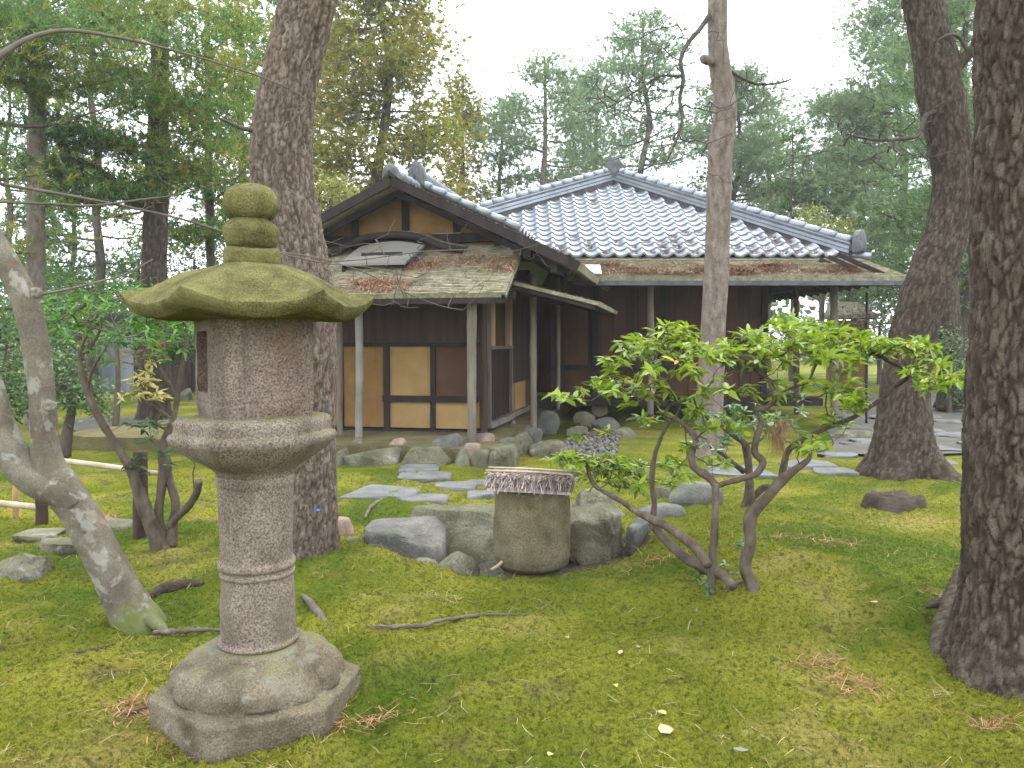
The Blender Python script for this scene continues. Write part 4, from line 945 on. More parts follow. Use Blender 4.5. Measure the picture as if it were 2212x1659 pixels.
# side wall with lattice window, running back to the main house
def spanel(x0, y0, x1, y1, m, u=0.0, t=.05, name='wall_panel', label=None):
    v0, _ = pu(x0, 800, u); v1, _ = pu(x1, 800, u); za = pu(x0, y1, u)[1]; zb_ = pu(x0, y0, u)[1]
    o = obj(name, lbox(MB(), u - t, u, v0, v1, max(za, FL), zb_), MT[m], porch, False)
    if label: o['label'] = label
    return o
v0, vL0, vL1, vE = 0.0, pu(1058, 800, 0)[0], pu(1102, 800, 0)[0], 4.35
zc = lambda y, x=1056: pu(x, y, 0)[1]
zsill = zc(752)
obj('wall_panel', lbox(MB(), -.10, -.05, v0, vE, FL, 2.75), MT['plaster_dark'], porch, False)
for k in range(9):
    v = vL0 + (vL1 - vL0) * (k + .5) / 9; mb = lbox(MB(), -.045, .0, v - .017, v + .017, FL + .10, zsill - .02); obj('lattice_slat', mb, MT['wood_brown'], porch, False)
obj('window_sill', lbox(MB(), -.05, .05, vL0 - .08, vL1 + .06, zsill - .02, zsill + .03), MT['wood_grey'], porch, False)
obj('window_frame', lbox(MB(), -.05, .03, vL0 + .02, vL0 + .26, zsill + .03, 2.5), MT['wood_tan'], porch, False)
obj('window_frame', lbox(MB(), -.05, .03, vL1 - .16, vL1 + .02, zsill + .03, 2.5), MT['wood_tan'], porch, False)
obj('lattice_sill', lbox(MB(), -.05, .06, vL0 - .05, vL1 + .05, FL, FL + .09), MT['grey_board'], porch, False)
for v in (vL0 - .06, vL1 + .03): obj('lattice_post', lbox(MB(), -.05, .03, v, v + .05, FL, 2.5), MT['wood_grey'], porch, False)
zp = zc(868)
for a, b_ in ((vL1 + .12, 2.05), (2.2, 3.2)): obj('wall_panel', lbox(MB(), -.05, -.01, a, b_, FL + .10, FL + .58), MT['plaster_pale'], porch, False)
obj('ground_sill', lbox(MB(), -.06, .02, vL1 + .10, vE, FL, FL + .09), MT['wood_grey'], porch, False)
for k in range(16):
    a = vL1 + .12 + k * .185; obj('wall_plank', lbox(MB(), -.05, -.015 - .006 * (k % 3), a, a + .178, FL + .60, 2.62), MT['wood_brown'], porch, False)
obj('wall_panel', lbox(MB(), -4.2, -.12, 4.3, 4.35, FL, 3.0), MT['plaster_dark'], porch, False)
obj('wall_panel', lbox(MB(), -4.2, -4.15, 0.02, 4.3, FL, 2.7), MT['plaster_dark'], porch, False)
# gable above the front pent roof
RU = pf(850, 387, -.55)[0]; RZ = pf(850, 383, -.55)[1]; EU, EZ = pf(1252, 566, -.55); SL = (RZ - EZ) / (EU - RU); LU = RU - 2.35
roofz = lambda u: RZ - SL * np.abs(u - RU)
gm = MB(); zt0 = 2.55
gm.add([L(LU + .45, .03, zt0), L(EU - 1.15, .03, zt0), L(EU - 1.15, .03, roofz(EU - 1.15) - .12), L(RU, .03, RZ - .14), L(LU + .45, .03, roofz(LU + .45) - .12)], [(0, 1, 2, 3, 4)])
gm.add([L(LU + .45, .10, zt0), L(EU - 1.15, .10, zt0), L(EU - 1.15, .10, roofz(EU - 1.15) - .12), L(RU, .10, RZ - .14), L(LU + .45, .10, roofz(LU + .45) - .12)], [(4, 3, 2, 1, 0)])
o = obj('gable_wall', gm, MT['plaster'], porch, False); o['label'] = 'ochre plaster gable'
for x in (766, 875, 986, 1075):
    u, z = pf(x, 500, -.03); obj('gable_post', lbox(MB(), u - .05, u + .05, -.04, .028, zt0, roofz(u) - .13), MT['wood_dark'], porch, False)
obj('tie_beam', lbox(MB(), LU + 1.0, EU - 1.25, -.06, .027, pf(850, 528, 0)[1], pf(850, 508, 0)[1]), MT['wood_dark'], porch, False)
# shingled gable roof: two slopes built of thin overlapping courses
def slope(name, e0, e1, t0, t1, n, m, parent, thick=.05, exp=.012, label=None, jig=.004, seed=0):
    """courses from eave edge e0-e1 up to top edge t0-t1; every course is a thin step"""
    e0, e1, t0, t1 = (np.asarray(a, float) for a in (e0, e1, t0, t1)); nrm = np.cross(e1 - e0, t0 - e0); nrm /= np.linalg.norm(nrm)
    if nrm[2] < 0: nrm = -nrm
    r_ = np.random.default_rng(seed); mb = MB(); k = max(2, int(np.linalg.norm(e1 - e0) / .09)); s = np.linspace(0, 1, k)[:, None]
    for i in range(n):
        a, b_ = i / n, (i + 1.15) / n
        b_ = min(b_, 1.0)
        A = (e0 + (t0 - e0) * a) * (1 - s) + (e1 + (t1 - e1) * a) * s; B = (e0 + (t0 - e0) * b_) * (1 - s) + (e1 + (t1 - e1) * b_) * s
        j = r_.normal(size=(k, 1)) * jig; dn = unit(((e0 + e1) - (t0 + t1))[None])[0]
        A = A + dn * j * 2
        mb.grid(np.stack((A, A + nrm * (exp + np.abs(j)), B + nrm * .001))[:, ::-1] if False else np.stack((A - nrm * .002, A + nrm * (exp + np.abs(j)), B + nrm * .001)))
    lo = np.stack((np.stack((e0, e1)), np.stack((t0, t1)))) - nrm * thick
    mb.grid(lo)
    up = [e0, e1, t1, t0]
    for p_, q_ in ((0, 1), (1, 2), (2, 3), (3, 0)): mb.add([up[p_], up[q_], up[q_] - nrm * thick, up[p_] - nrm * thick], [(0, 1, 2, 3)])
    o = obj(name, mb, MT[m], parent, False)
    if label: o['label'] = label
    return o
VF, VB = -.62, 4.6
slope('gable_roof_slope', L(EU, VF, EZ), L(EU, VB, EZ), L(RU, VF, RZ), L(RU, VB, RZ), 46, 'shingle', porch, .10)
slope('gable_roof_slope', L(LU, VF, roofz(LU)), L(LU, VB, roofz(LU)), L(RU, VF, RZ), L(RU, VB, RZ), 40, 'shingle', porch, .10)
for e, sgn in ((EU, 1), (LU, -1)):
    mb = MB(); mb.beam(L(RU, VF - .03, RZ - .070), L(e, VF - .03, roofz(e) - .070), .05, .125); obj('barge_board', mb, MT['wood_dark'], porch, False)
    mb = MB(); mb.beam(L(RU, VF + .25, RZ - .20), L(e - sgn * .15, VF + .25, roofz(e - sgn * .15) - .20), .06, .08); obj('verge_rafter', mb, MT['wood_dark'], porch, False)
for i in (3, 4, 8, 9):
    u = RU + (EU - RU - .1) * (i + .5) / 5 if i < 5 else RU - (RU - LU) * (i - 4.5) / 6
    obj('purlin', lbox(MB(), u - .045, u + .045, VF + .04, .03, roofz(u) - .30, roofz(u) - .20), MT['wood_dark'], porch, False)
obj('wall_plate', lbox(MB(), EU - .80, EU - .68, VF + .1, VB, roofz(EU - .74) - .26, roofz(EU - .74) - .14), MT['wood_dark'], porch, False)

# roof tiles
def tile_mesh(w, l):
    """wave-section pan tile, lower edge proud of the next one"""
    xs = np.linspace(0, 1, 11); pz = np.where(xs < .68, -.030 * np.sin(xs / .68 * np.pi), .040 * np.sin((xs - .68) / .32 * np.pi))
    P = lambda y, dz: np.stack(((xs - .5) * w, np.full(11, y), pz + dz), -1)
    mb = MB(); mb.grid(np.stack((P(0, -.004), P(0, .046), P(l * .05, .050), P(l * 1.12, .008))))
    return mb.mesh('tile')
TILE = tile_mesh(.292, .283)
TILE.materials.append(MT['tile'])
def lay(parent, me, origin, xa, ya, na, name='tile'):
    o = bpy.data.objects.new(name, me); COL.objects.link(o); o.parent = parent
    o.matrix_local = Matrix([(xa[i], ya[i], na[i], origin[i]) for i in range(3)] + [(0, 0, 0, 1)]); return o

# small tiled roof riding on the gable ridge, set back and raised
pr = None
TB, TV0 = .12, .55
def tslope(sgn, e):
    a = L(RU, TV0, RZ + TB); b_ = L(e, TV0, roofz(e) + TB); d = unit((b_ - a)[None])[0]; n_ = np.cross(VV, d); n_ = n_ if n_[2] > 0 else -n_
    W_ = np.linalg.norm(b_ - a); mb = MB(); c = [a, b_, b_ + VV * 4.0, a + VV * 4.0]
    mb.box8([p - n_ * .12 for p in c] + [p - n_ * .01 for p in c]); base = obj('tiled_slope', mb, MT['tile_dark'], porch, False); base['label'] = 'grey tiles over the gable roof'
    cols = int(4.0 / .275); rws = int(W_ / .26)
    x_ = VV * (1 if sgn < 0 else -1)
    for j in range(rws):
        for i in range(cols if j > -1 else 0):
            if i > 5: continue
            p = b_ - d * (j * .26 + .02) + VV * ((i + .5) * .275); lay(base, TILE, p, x_, -d, n_)
    mb = MB()
    for i in range(rws * 2):                            # edge tiles along the front verge
        p = b_ - d * (i * .26) + n_ * .035
        if np.linalg.norm(p - b_) > W_ - .1: break
        q = MB(); tube(q, [p - VV * .02, p - d * .27 - VV * .02 - n_ * .015], [.062, .055], 10, 3); obj('verge_tile', q, MT['tile'], base)
    return base
tslope(1, EU - 1.05); tslope(-1, LU + .8)
for i in range(11):
    v = VF + .08 + i * .30
    zz_ = RZ + (.06 if v < TV0 else TB + .16); q = MB(); tube(q, [L(RU, v, zz_), L(RU, v + .31, zz_ - .006)], [.085, .078], 12, 4); obj('ridge_tile', q, MT['tile'], porch)
mb = MB()
for k in range(3): lbox(mb, RU - .17 + .02 * k, RU + .17 - .02 * k, TV0, 4.5, RZ + TB - .10 + .075 * k, RZ + TB - .03 + .075 * k)
tag(obj('ridge_courses', mb, MT['tile'], porch, False), kind='stuff')
def oni(parent, p, fwd, w, h, name='ridge_end_tile', m='tile_dark'):
    """shield-shaped ridge end ornament"""
    side = unit(np.cross(fwd, (0, 0, 1.0))[None])[0]; out = [(-.5, 0), (-.5, .45), (-.42, .72), (-.22, .92), (0, 1), (.22, .92), (.42, .72), (.5, .45), (.5, 0), (.18, 0), (0, .12), (-.18, 0)]
    mb = MB(); n = len(out); A = np.array([p + side * a * w + np.array((0, 0, b_ * h)) for a, b_ in out]); fw = np.asarray(fwd) * .055
    B_ = A + fw; ctr = p + np.array((0, 0, h * .45))
    I = np.arange(n); J = np.roll(I, -1); ins = ctr + (B_ - fw - ctr) * .72 + fw * 1.0
    V = np.vstack((A - fw, B_, ins + fw * .5, ctr + fw * 2.2, ctr - fw))
    mb.add(V, np.stack((I, J, J + n, I + n), -1), np.stack((I + n, J + n, J + 2 * n, I + 2 * n), -1), np.stack((I + 2 * n, J + 2 * n, np.full(n, 3 * n)), -1), np.stack((J, I, np.full(n, 3 * n + 1)), -1))
    return obj(name, mb, MT[m], parent, False)
oni(porch, L(RU, TV0 - .03, RZ + TB - .06), -VV, .27, .40)
oni(porch, L(RU, VF - .02, RZ - .03), -VV, .22, .20)
# front pent roof
ET = pf(850, 636, -1.35)[1]; PT = 2.98
uL, uR = -3.6, pf(1092, 633, -1.35)[0]
PR = slope('pent_roof', L(uL, -1.35, ET), L(uR, -1.35, ET), L(uL, .02, PT), L(uR, .02, PT), 34, 'shingle', porch, .06, .014, 'grey green shingled pent roof over the entrance', seed=3)
obj('eave_board', lbox(MB(), uL + .02, uR - .02, -1.33, -1.28, ET - .13, ET - .055), MT['wood_dark'], porch, False)
mb = MB(); mb.beam(L(uR - .03, -1.33, ET - .07), L(uR - .03, .0, PT - .07), .05, .10); obj('barge_board', mb, MT['wood_dark'], porch, False)
obj('eave_beam', lbox(MB(), uL, uR + .05, -1.05, -.93, ET - .06, ET + .05), MT['wood_dark'], porch, False)
for i in range(13):
    u = uL + .1 + (uR - uL - .2) * i / 12; mb = MB(); mb.beam(L(u, -1.27, ET - .085), L(u, .0, PT - .115), .05, .06); obj('rafter', mb, MT['wood_dark'], porch, False)
# vent hood on the pent roof: silvered boards under a low curved eyebrow
hu0, hz0 = pf(735, 566, -.72); hu1, _ = pf(880, 566, -.72)
pz = lambda v: ET + (PT - ET) * (v + 1.35) / 1.37
mb = MB(); G = np.array([[L(hu0 + (hu1 - hu0) * s + .10 * (1 - t) * (0) + (.12 * t), -.80 + .52 * t, pz(-.80 + .52 * t) + .16 + .07 * math.sin(s * math.pi) * t) for s in np.linspace(0, 1, 12)] for t in np.linspace(0, 1, 5)])
mb.grid(G); mb.grid((G - (0, 0, .03))[:, ::-1]); mb.grid(np.stack((G[0] - (0, 0, .03), G[0])));
o = obj('vent_hood', mb, MT['grey_board'], porch, False); o['label'] = 'silvery boarded vent hood'
obj('vent_slot', lbox(MB(), hu0 + .28, hu1 - .12, -.62, -.585, pz(-.6) + .165, pz(-.6) + .215), MT['wood_dark'], porch, False)
for u in (hu0 + .05, hu1 - .05): obj('vent_cheek', lbox(MB(), u - .02, u + .02, -.74, -.2, pz(-.74) - .02, pz(-.74) + .15), MT['wood_dark'], porch, False)
pts = [pf(x, y, -.30) for x, y in ((705, 552), (740, 536), (790, 514), (850, 507), (905, 512), (950, 530), (1000, 540))]
mb = MB(); tube(mb, [L(u, -.30, z) for u, z in pts], [.05] * 7, 8, 40); obj('eyebrow_beam', mb, MT['wood_dark'], porch)
P_ = spline(np.array([L(u, -.30, z) for u, z in pts]), 30); mb = MB(); mb.grid(np.stack((P_ + (0, 0, .035), P_ + VV * .3 + (0, 0, .10)))[::-1]); obj('eyebrow_cover', mb, MT['shingle'], porch)
# side pent roof along the right wall
sx, sz = pf(1292, 652, -.35); tz = pf(1112, 588, -.35)[1]
slope('side_pent_roof', L(sx, -.35, sz), L(sx, 3.6, sz), L(-.02, -.35, tz), L(-.02, 3.6, tz), 22, 'shingle', porch, .05, label='narrow shingled side roof')
for i in range(9):
    v = -.30 + i * .45; mb = MB(); mb.beam(L(sx - .05, v, sz - .08), L(0, v, tz - .09), .05, .055); obj('rafter', mb, MT['wood_dark'], porch, False)
obj('eave_beam', lbox(MB(), pf(1152, 700, .35)[0] - .05, pf(1152, 700, .35)[0] + .05, -.3, 3.6, sz + .12, sz + .2), MT['wood_dark'], porch, False)

# ------------------------------------------------------------------ main house with tiled hip roof
main = thing('main_house', 'dark timber house with tiled hip roof and deep shingled eaves', 'house', (3.6, 17.5, TER))
EY, EZM = 14.0, at(1600, 598, 14.0)[2]
XL, XR = .95, at(1966, 598, 14.0)[0]
TY, TZ = 15.45, at(1560, 553, 15.45)[2]
WY = 16.0
fz = .45
def mbox(name, x0, x1, y0, y1, z0, z1, m, label=None):
    o = obj(name, MB().box8([(x0, y0, z0), (x1, y0, z0), (x1, y1, z0), (x0, y1, z0), (x0, y0, z1), (x1, y0, z1), (x1, y1, z1), (x0, y1, z1)]), MT[m], main, False)
    if label: o['label'] = label
    return o
XW = at(1650, 700, WY)[0]
nx = 17
for k in range(nx):
    a = .78 + (XW - .78) * k / nx; b_ = .78 + (XW - .78) * (k + 1) / nx
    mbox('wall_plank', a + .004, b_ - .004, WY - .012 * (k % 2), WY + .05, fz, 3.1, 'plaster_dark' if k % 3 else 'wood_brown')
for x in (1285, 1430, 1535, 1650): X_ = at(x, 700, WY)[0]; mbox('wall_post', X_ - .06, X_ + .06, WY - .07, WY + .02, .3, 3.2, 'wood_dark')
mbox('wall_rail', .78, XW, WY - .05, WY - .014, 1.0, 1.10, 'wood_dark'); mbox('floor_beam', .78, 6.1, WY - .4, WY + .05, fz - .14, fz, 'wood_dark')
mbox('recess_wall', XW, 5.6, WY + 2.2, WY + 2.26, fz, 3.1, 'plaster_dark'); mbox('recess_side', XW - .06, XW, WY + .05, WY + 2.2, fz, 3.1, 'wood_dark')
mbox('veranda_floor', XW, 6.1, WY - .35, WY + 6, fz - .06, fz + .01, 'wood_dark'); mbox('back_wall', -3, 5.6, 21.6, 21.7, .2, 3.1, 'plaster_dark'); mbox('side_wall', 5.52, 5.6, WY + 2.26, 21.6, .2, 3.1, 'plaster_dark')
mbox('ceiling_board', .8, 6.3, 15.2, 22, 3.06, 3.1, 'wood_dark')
for x, Y, w in ((1405, 14.75, 15), (1720, 14.9, 12), (1802, 14.9, 17)): post(x, 615, 900, w, Y, 'wood_grey' if x != 1720 else 'wood_brown', .2, parent=main)
post(1872, 632, 905, 5, 14.3, 'wood_dark', .1, name='rain_chain', parent=main)
mbox('eave_beam', XL, XR - .9, 14.72, 14.84, EZM - .02, EZM + .09, 'wood_dark'); mbox('eave_beam', XR - .95, XR - .83, 14.7, 24, EZM - .02, EZM + .09, 'wood_dark')
# shingled lower eaves: front and right side meeting on a hip
TXR = at(1856, 555, TY)[0]
fr = slope('lower_eave', (XL, EY, EZM), (XR, EY, EZM), (XL, TY + .25, TZ + .02), (TXR, TY + .25, TZ + .02), 30, 'shingle', main, .07, .014, 'shingled lower eave littered with needles', seed=5)
slope('lower_eave', (XR, 25, EZM), (XR, EY, EZM), (TXR, 25, TZ + .02), (TXR, TY + .25, TZ + .02), 12, 'shingle', main, .07, .014, seed=6)
mbox('eave_board', XL, XR - .02, EY + .02, EY + .07, EZM - .16, EZM - .075, 'wood_dark'); mbox('gutter', XL + .1, XR - .1, EY - .05, EY + .015, EZM - .15, EZM - .07, 'tile_dark')
for i in range(27):
    X_ = XL + .1 + (XR - XL - .3) * i / 26; mb = MB(); mb.beam((X_, EY + .1, EZM - .08), (X_, TY + .5, EZM - .08 + (TZ - EZM) * .95), .05, .06); obj('rafter', mb, MT['wood_dark'], main, False)
for i in range(24):
    y_ = EY + .25 + i * .42; mb = MB(); mb.beam((XR - .04, y_, EZM - .07), (TXR - .9, y_, TZ - .10), .05, .07); obj('rafter', mb, MT['wood_dark'], main, False)
mb = MB(); c0, c1, s1 = at(1238, 590, 13.9), at(1300, 590, 13.95), at(1296, 572, 14.5); mb.add([c0, c1, s1, at(1262, 572, 14.5)], [(0, 1, 2, 3)]); mb.add([p - np.array((0, 0, .02)) for p in (c0, c1, s1, at(1262, 572, 14.5))], [(3, 2, 1, 0)]); obj('metal_flashing', mb, MT['metal_sheet'], main, False)
# tiled hip roof
AP = at(1325, 392, 19.5); TXL = AP[0] - 5.6
BYR = 24.5
def faceplane(a, b_, c):
    mb = MB(); n_ = np.cross(np.subtract(b_, a), np.subtract(c, a)); n_ = n_ / np.linalg.norm(n_); n_ = n_ if n_[2] > 0 else -n_; return n_
e0, e1 = np.array((TXL, TY, TZ)), np.array((TXR, TY, TZ))
nf = faceplane(e0, e1, AP); ya = unit(((AP - np.array((AP[0], TY, TZ))))[None])[0]; SLN = np.linalg.norm(AP - np.array((AP[0], TY, TZ)))
back = AP + np.array((0, 8.0, 0)); b0, b1 = np.array((TXL, back[1] + 4, TZ)), np.array((TXR, back[1] + 4, TZ))
mb = MB(); mb.add(np.array([e0, e1, AP]) - nf * .03, [(0, 1, 2)]); mb.add(np.array([e0, e1, AP]) - nf * .13, [(2, 1, 0)]); mb.add(np.array([e0 - nf * .03, e1 - nf * .03, e1 - nf * .13, e0 - nf * .13]), [(3, 2, 1, 0)])
roof = obj('tiled_roof', mb, MT['tile_dark'], main, False); roof['label'] = 'front slope of bluish grey wavy tiles'
mb = MB(); mb.add([e1, b1, back, AP], [(0, 1, 2, 3)]); mb.add([b0, e0, AP, back], [(0, 1, 2, 3)]); mb.add([b1, b0, back], [(0, 1, 2)]); obj('tiled_roof', mb, MT['tile'], main, False)
CW, RW = .286, .272; cells = []
for j in range(int(SLN / RW) + 1):
    t = (j + .55) * RW / SLN
    if t >= 1: break
    xl, xr = TXL + (AP[0] - TXL) * t, TXR + (AP[0] - TXR) * t
    i0 = int(np.ceil((xl - TXL + .12) / CW)); i1 = int(np.floor((xr - TXL - .16) / CW))
    for i in range(i0, i1): cells.append((i, j))
vis = [c for c in cells if TXL + c[0] * CW > -.9]; vis.sort(key=lambda c: (c[1], -c[0]))
one = set(vis[:300]); rest = [c for c in cells if c not in one]
def tpos(i, j): return np.array((TXL + (i + .5) * CW, TY, TZ)) + ya * (j * RW - .03) + nf * .012
for i, j in vis[:300]: lay(roof, TILE, tpos(i, j), (1, 0, 0), ya, nf)
if rest:
    tv = np.array([v.co[:] for v in TILE.vertices]); tf = np.array([list(f.vertices) for f in TILE.polygons]); mb = MB(); Mx = np.stack((np.array((1., 0, 0)), ya, nf))
    for i, j in rest: mb.add(tv @ Mx + tpos(i, j), tf)
    tag(obj('tile', mb, MT['tile'], roof), kind='stuff')
def hip(a, b_, n):
    a, b_ = np.asarray(a), np.asarray(b_); d = unit((b_ - a)[None])[0]; up = np.array((0, 0, 1.0)); ln = np.linalg.norm(b_ - a)
    for k in range(3):
        mb = MB(); mb.beam(a + up * (.02 + .075 * k), b_ + up * (.02 + .075 * k), .34 - .05 * k, .055); obj('hip_course', mb, MT['tile'], main, False)
    mb = MB(); mb.beam(a + up * -.04, b_ + up * -.04, .26, .40); obj('hip_core', mb, MT['tile_dark'], main, False)
    for k in range(n):
        p = a + d * (ln * k / n); q = a + d * (ln * (k + 1.08) / n); mb = MB(); tube(mb, [p + up * .245, q + up * .225], [.088, .080], 12, 4); obj('hip_tile', mb, MT['tile'], main)
rc = e1 + np.array((-.10, .10, .06))
hip(rc, AP + (0, 0, .05), 18); hip(e0 + np.array((.1, .1, .06)), AP + (0, 0, .05), 21)
mb = MB(); mb.beam(AP + (0, 0, .15), back + (0, 0, .15), .3, .45); obj('main_ridge', mb, MT['tile'], main, False)
oni(main, AP + (0, -.12, -.16), np.array((0, -1.0, 0)), .52, .72)
oni(main, rc + (.10, -.10, .0), unit(np.array([(1.0, -1.0, 0)]))[0], .42, .44)
mb = MB(); tube(mb, [rc + (-.1, .1, -.02), rc + (.32, -.12, -.07)], [.07, .075], 12, 4); obj('hip_end_tile', mb, MT['tile'], main)

# needles lying on the roofs
rr_ = np.random.default_rng(17); m = MB()
zl_ = lambda x, y: EZM + (TZ - EZM) * (y - EY) / (TY + .25 - EY) + .03
cl = np.array([(rr_.uniform(1.2, 6.6), EY + .1 + rr_.random() ** 1.5 * .9, rr_.uniform(.10, .3)) for _ in range(46)])
V, Fa = litter(7500, None, None, .14, .005, zl_, rr_, .2, cl); ok = None
V = V.reshape(-1, 6, 3); k = (V[:, :, 1].min(1) > EY - .03) & (V[:, :, 1].max(1) < TY + .1) & (V[:, :, 0].max(1) < 6.8) & (V[:, :, 0].min(1) > 1.2); V = V[k]
m.add(V.reshape(-1, 3), (np.array([(0, 1, 2, 3), (3, 2, 4, 5)])[None] + (np.arange(len(V)) * 6)[:, None, None]).reshape(-1, 4))
ztile = lambda x, y: TZ + (AP[2] - TZ) * (y - TY) / (AP[1] - TY) + .05
cl = []
for i, j in vis:
    if (j < 5 and rr_.random() < .62 - .11 * j) or rr_.random() < .014:
        p = tpos(i, j); cl.append((p[0] - .05, p[1] + .10, .055))
cl = np.array(cl); V, Fa = litter(55 * len(cl), None, None, .10, .005, ztile, rr_, .15, cl); m.add(V, Fa)
tag(obj('roof_needles', m, MT['red_needle']), 'red brown needles lying on the tiled house roof and eave', 'pine needles', kind='stuff')
m = MB()
def onpent(u, v):
    p = np.stack([L(a, b_, pz(b_) + .035) for a, b_ in zip(u, v)]); return p
cu = [(pf(840, 612, -1.2)[0] - .25, -1.12, .16, 260), (pf(880, 616, -1.2)[0] - .3, -1.2, .14, 200), (pf(905, 555, -.5)[0], -.58, .10, 260), (pf(985, 545, -.4)[0], -.45, .16, 130), (pf(1075, 548, -.4)[0], -.5, .16, 160), (pf(1085, 570, -.6)[0], -.72, .10, 70), (pf(935, 565, -.6)[0], -.65, .12, 70), (pf(830, 545, -.5)[0], -.42, .14, 90), (uL + .6, -.9, .4, 300)]
for u, v, s, n_ in cu:
    n_ = int(n_ * 2.2)
    uu_ = u + rr_.normal(size=n_) * s * 1.6; vv_ = np.clip(v + rr_.normal(size=n_) * s * .6, -1.3, -.05); uu_ = np.minimum(uu_, uR - .05); c = onpent(uu_, vv_)
    a = rr_.uniform(0, 6.28, n_); d = unit(UU[None] * np.cos(a)[:, None] + (VV + (0, 0, .53))[None] * np.sin(a)[:, None] + (0, 0, .1) * rr_.normal(size=(n_, 1))); s_ = unit(np.cross(d, (0, 0, 1.0)))
    l = rr_.uniform(.06, .15, (n_, 1)); V = np.stack((c - s_ * .004, c + s_ * .004, c + d * l + s_ * .003, c + d * l - s_ * .003), 1); m.add(V.reshape(-1, 3), np.arange(4 * n_).reshape(-1, 4))
tag(obj('roof_needles', m, MT['red_needle']), 'red brown needle clumps lying on the porch pent roof', 'pine needles', kind='stuff')

# ------------------------------------------------------------------ kerb and footing stones of the porch
kerb = [(730, 1003, 40, 46, 'rock', 'dressed kerb stone hidden mostly by the big pine'), (800, 1004, 140, 44, 'rock', 'long straight-edged kerb stone under the porch front'), (918, 1006, 112, 50, 'rock', 'large rounded kerb stone before the entrance'), (1001, 1006, 48, 34, 'rock', 'small rounded kerb stone in the porch row'), (1052, 1006, 72, 34, 'rock', 'dark end kerb stone at the porch corner')]
for i, (x, y, w, h, m_, l) in enumerate(kerb):
    p = at_z(x, y, 0.0); W = w * p[1] / F / 2; rock('kerb_stone', l, 'kerb stone', p + np.array((0, .16, -.03)), (W, .22, .26 + .04 * (i == 2)), 200 + i, m_, -TH, 'kerb stones along the porch terrace', .42 if i == 1 else .6, .08 if i == 1 else .12, top=.85)
for i, (x, y, w, h, l) in enumerate(((1085, 985, 40, 40, 'first stone of the kerb running back beside the porch'), (1104, 968, 34, 34, 'second stone of the kerb running back beside the porch'), (1122, 955, 34, 30, 'third stone of the kerb running back beside the porch'))):
    p = at_z(x, y + 14, 0.02); rock('kerb_stone', l, 'kerb stone', p + np.array((0, .12, -.03)), (.16, .36, .28), 210 + i, 'rock', -TH - .1, 'kerb stones along the porch terrace', .5, .1, top=.85)
foot = [(970, 962, 78, 34, TER, 'rock_blue', 'big bluish shoe-removing stone before the dark panel'), (1017, 975, 48, 22, TER - .02, 'rock_pink', 'pinkish base stone under the front eave post'), (1050, 955, 44, 26, TER, 'rock_pink', 'rounded base stone under the porch corner'), (776, 955, 38, 14, TER, 'rock', 'squared base stone under the pale left eave post'),
    (1152, 938, 46, 18, TER, 'rock_blue', 'round base stone under the side eave post'), (858, 960, 44, 16, TER, 'rock_pink', 'small pinkish stone left of the bluish stone'), (1185, 978, 92, 36, .05, 'rock', 'big smooth boulder in the gutter right of the porch'), (1186, 912, 60, 34, TER, 'rock_blue', 'grey boulder at the inner corner of the two houses'),
    (1105, 918, 18, 14, TER, 'rock', 'little stone under the lattice end'), (1250, 935, 60, 20, .08, 'rock', 'flat stone in the gutter before the main house'), (1262, 905, 52, 22, .2, 'rock', 'grey step stone under the main house floor'), (1310, 918, 70, 20, .15, 'rock_blue', 'second grey step stone under the main house floor'), (1215, 1003, 70, 18, 0, 'rock', 'low flat stone at the gutter mouth'),
    (1330, 940, 120, 16, .05, 'rock', 'long low edging stone before the main house'), (1300, 880, 40, 20, .25, 'rock_pink', 'footing stone under the main house wall')]
for i, (x, y, w, h, z, m_, l) in enumerate(foot):
    p = at_z(x, y, z); W = w * p[1] / F / 2; H = max(.06, h * p[1] / F * .75); rock('footing_stone', l, 'stone', p + np.array((0, W * .6, -.04)), (W, max(W * .65, .09), H + .04), 230 + i, m_, -TH if i < 6 else .1, 'stones around the house footing', .62, .12)
rg = np.random.default_rng(3); n_ = 600
gx = rg.uniform(.55, 1.35, n_); gy = rg.uniform(10.4, 13.2, n_); gx += (gy - 10.4) * .16; r0 = rg.uniform(.015, .045, n_); V, Fa = ico(1); m = MB()
PV = (V[None] * r0[:, None, None] * rg.uniform(.7, 1.2, (n_, 1, 3))) + np.stack((gx, gy, np.full(n_, .03) + .02 * rg.random(n_)), 1)[:, None]
m.add(PV.reshape(-1, 3), (Fa[None] + (np.arange(n_) * len(V))[:, None, None]).reshape(-1, 3)); tag(obj('gutter_gravel', m, MT['gravel']), 'loose grey pebbles in the rain gutter beside the porch', 'gravel', kind='stuff')
# ------------------------------------------------------------------ shrub on the right
zq = lambda x, y: (1177.7 + .4244 * x, 665.7 + .4244 * y)
def zpts(rows, Y0, Y1):
    n = len(rows); return [(*zq(x, y), w * .4244, Y0 + (Y1 - Y0) * i / (n - 1)) for i, (x, y, w) in enumerate(rows)]
def stem(parent, rows, m='bark_shrub', seg=16, seed=1.0, name='stem', flare=0.0):
    P_ = pxline(rows, None); mb = MB(); tube(mb, [p[:3] for p in P_], [p[3] for p in P_], seg, 12 * len(P_), bark_disp(.03, .0025, 2.0, flare, .05, 4, seed, .16)[0])
    obj(name, mb, MT[m], parent); return spline(np.array([p[:3] for p in P_]), 8 * len(P_))
sh = thing('rhododendron_shrub', 'spreading shrub with crooked stems and layered glossy green leaves', 'shrub', gp(1560, 1270))
g1 = gp(1536, 1275)[1]
SK = []
SK.append(stem(sh, zpts([(842, 1520, 60), (845, 1445, 54), (850, 1380, 46), (858, 1200, 44), (868, 1000, 42), (866, 890, 44)], g1, g1), seed=1, flare=.3))
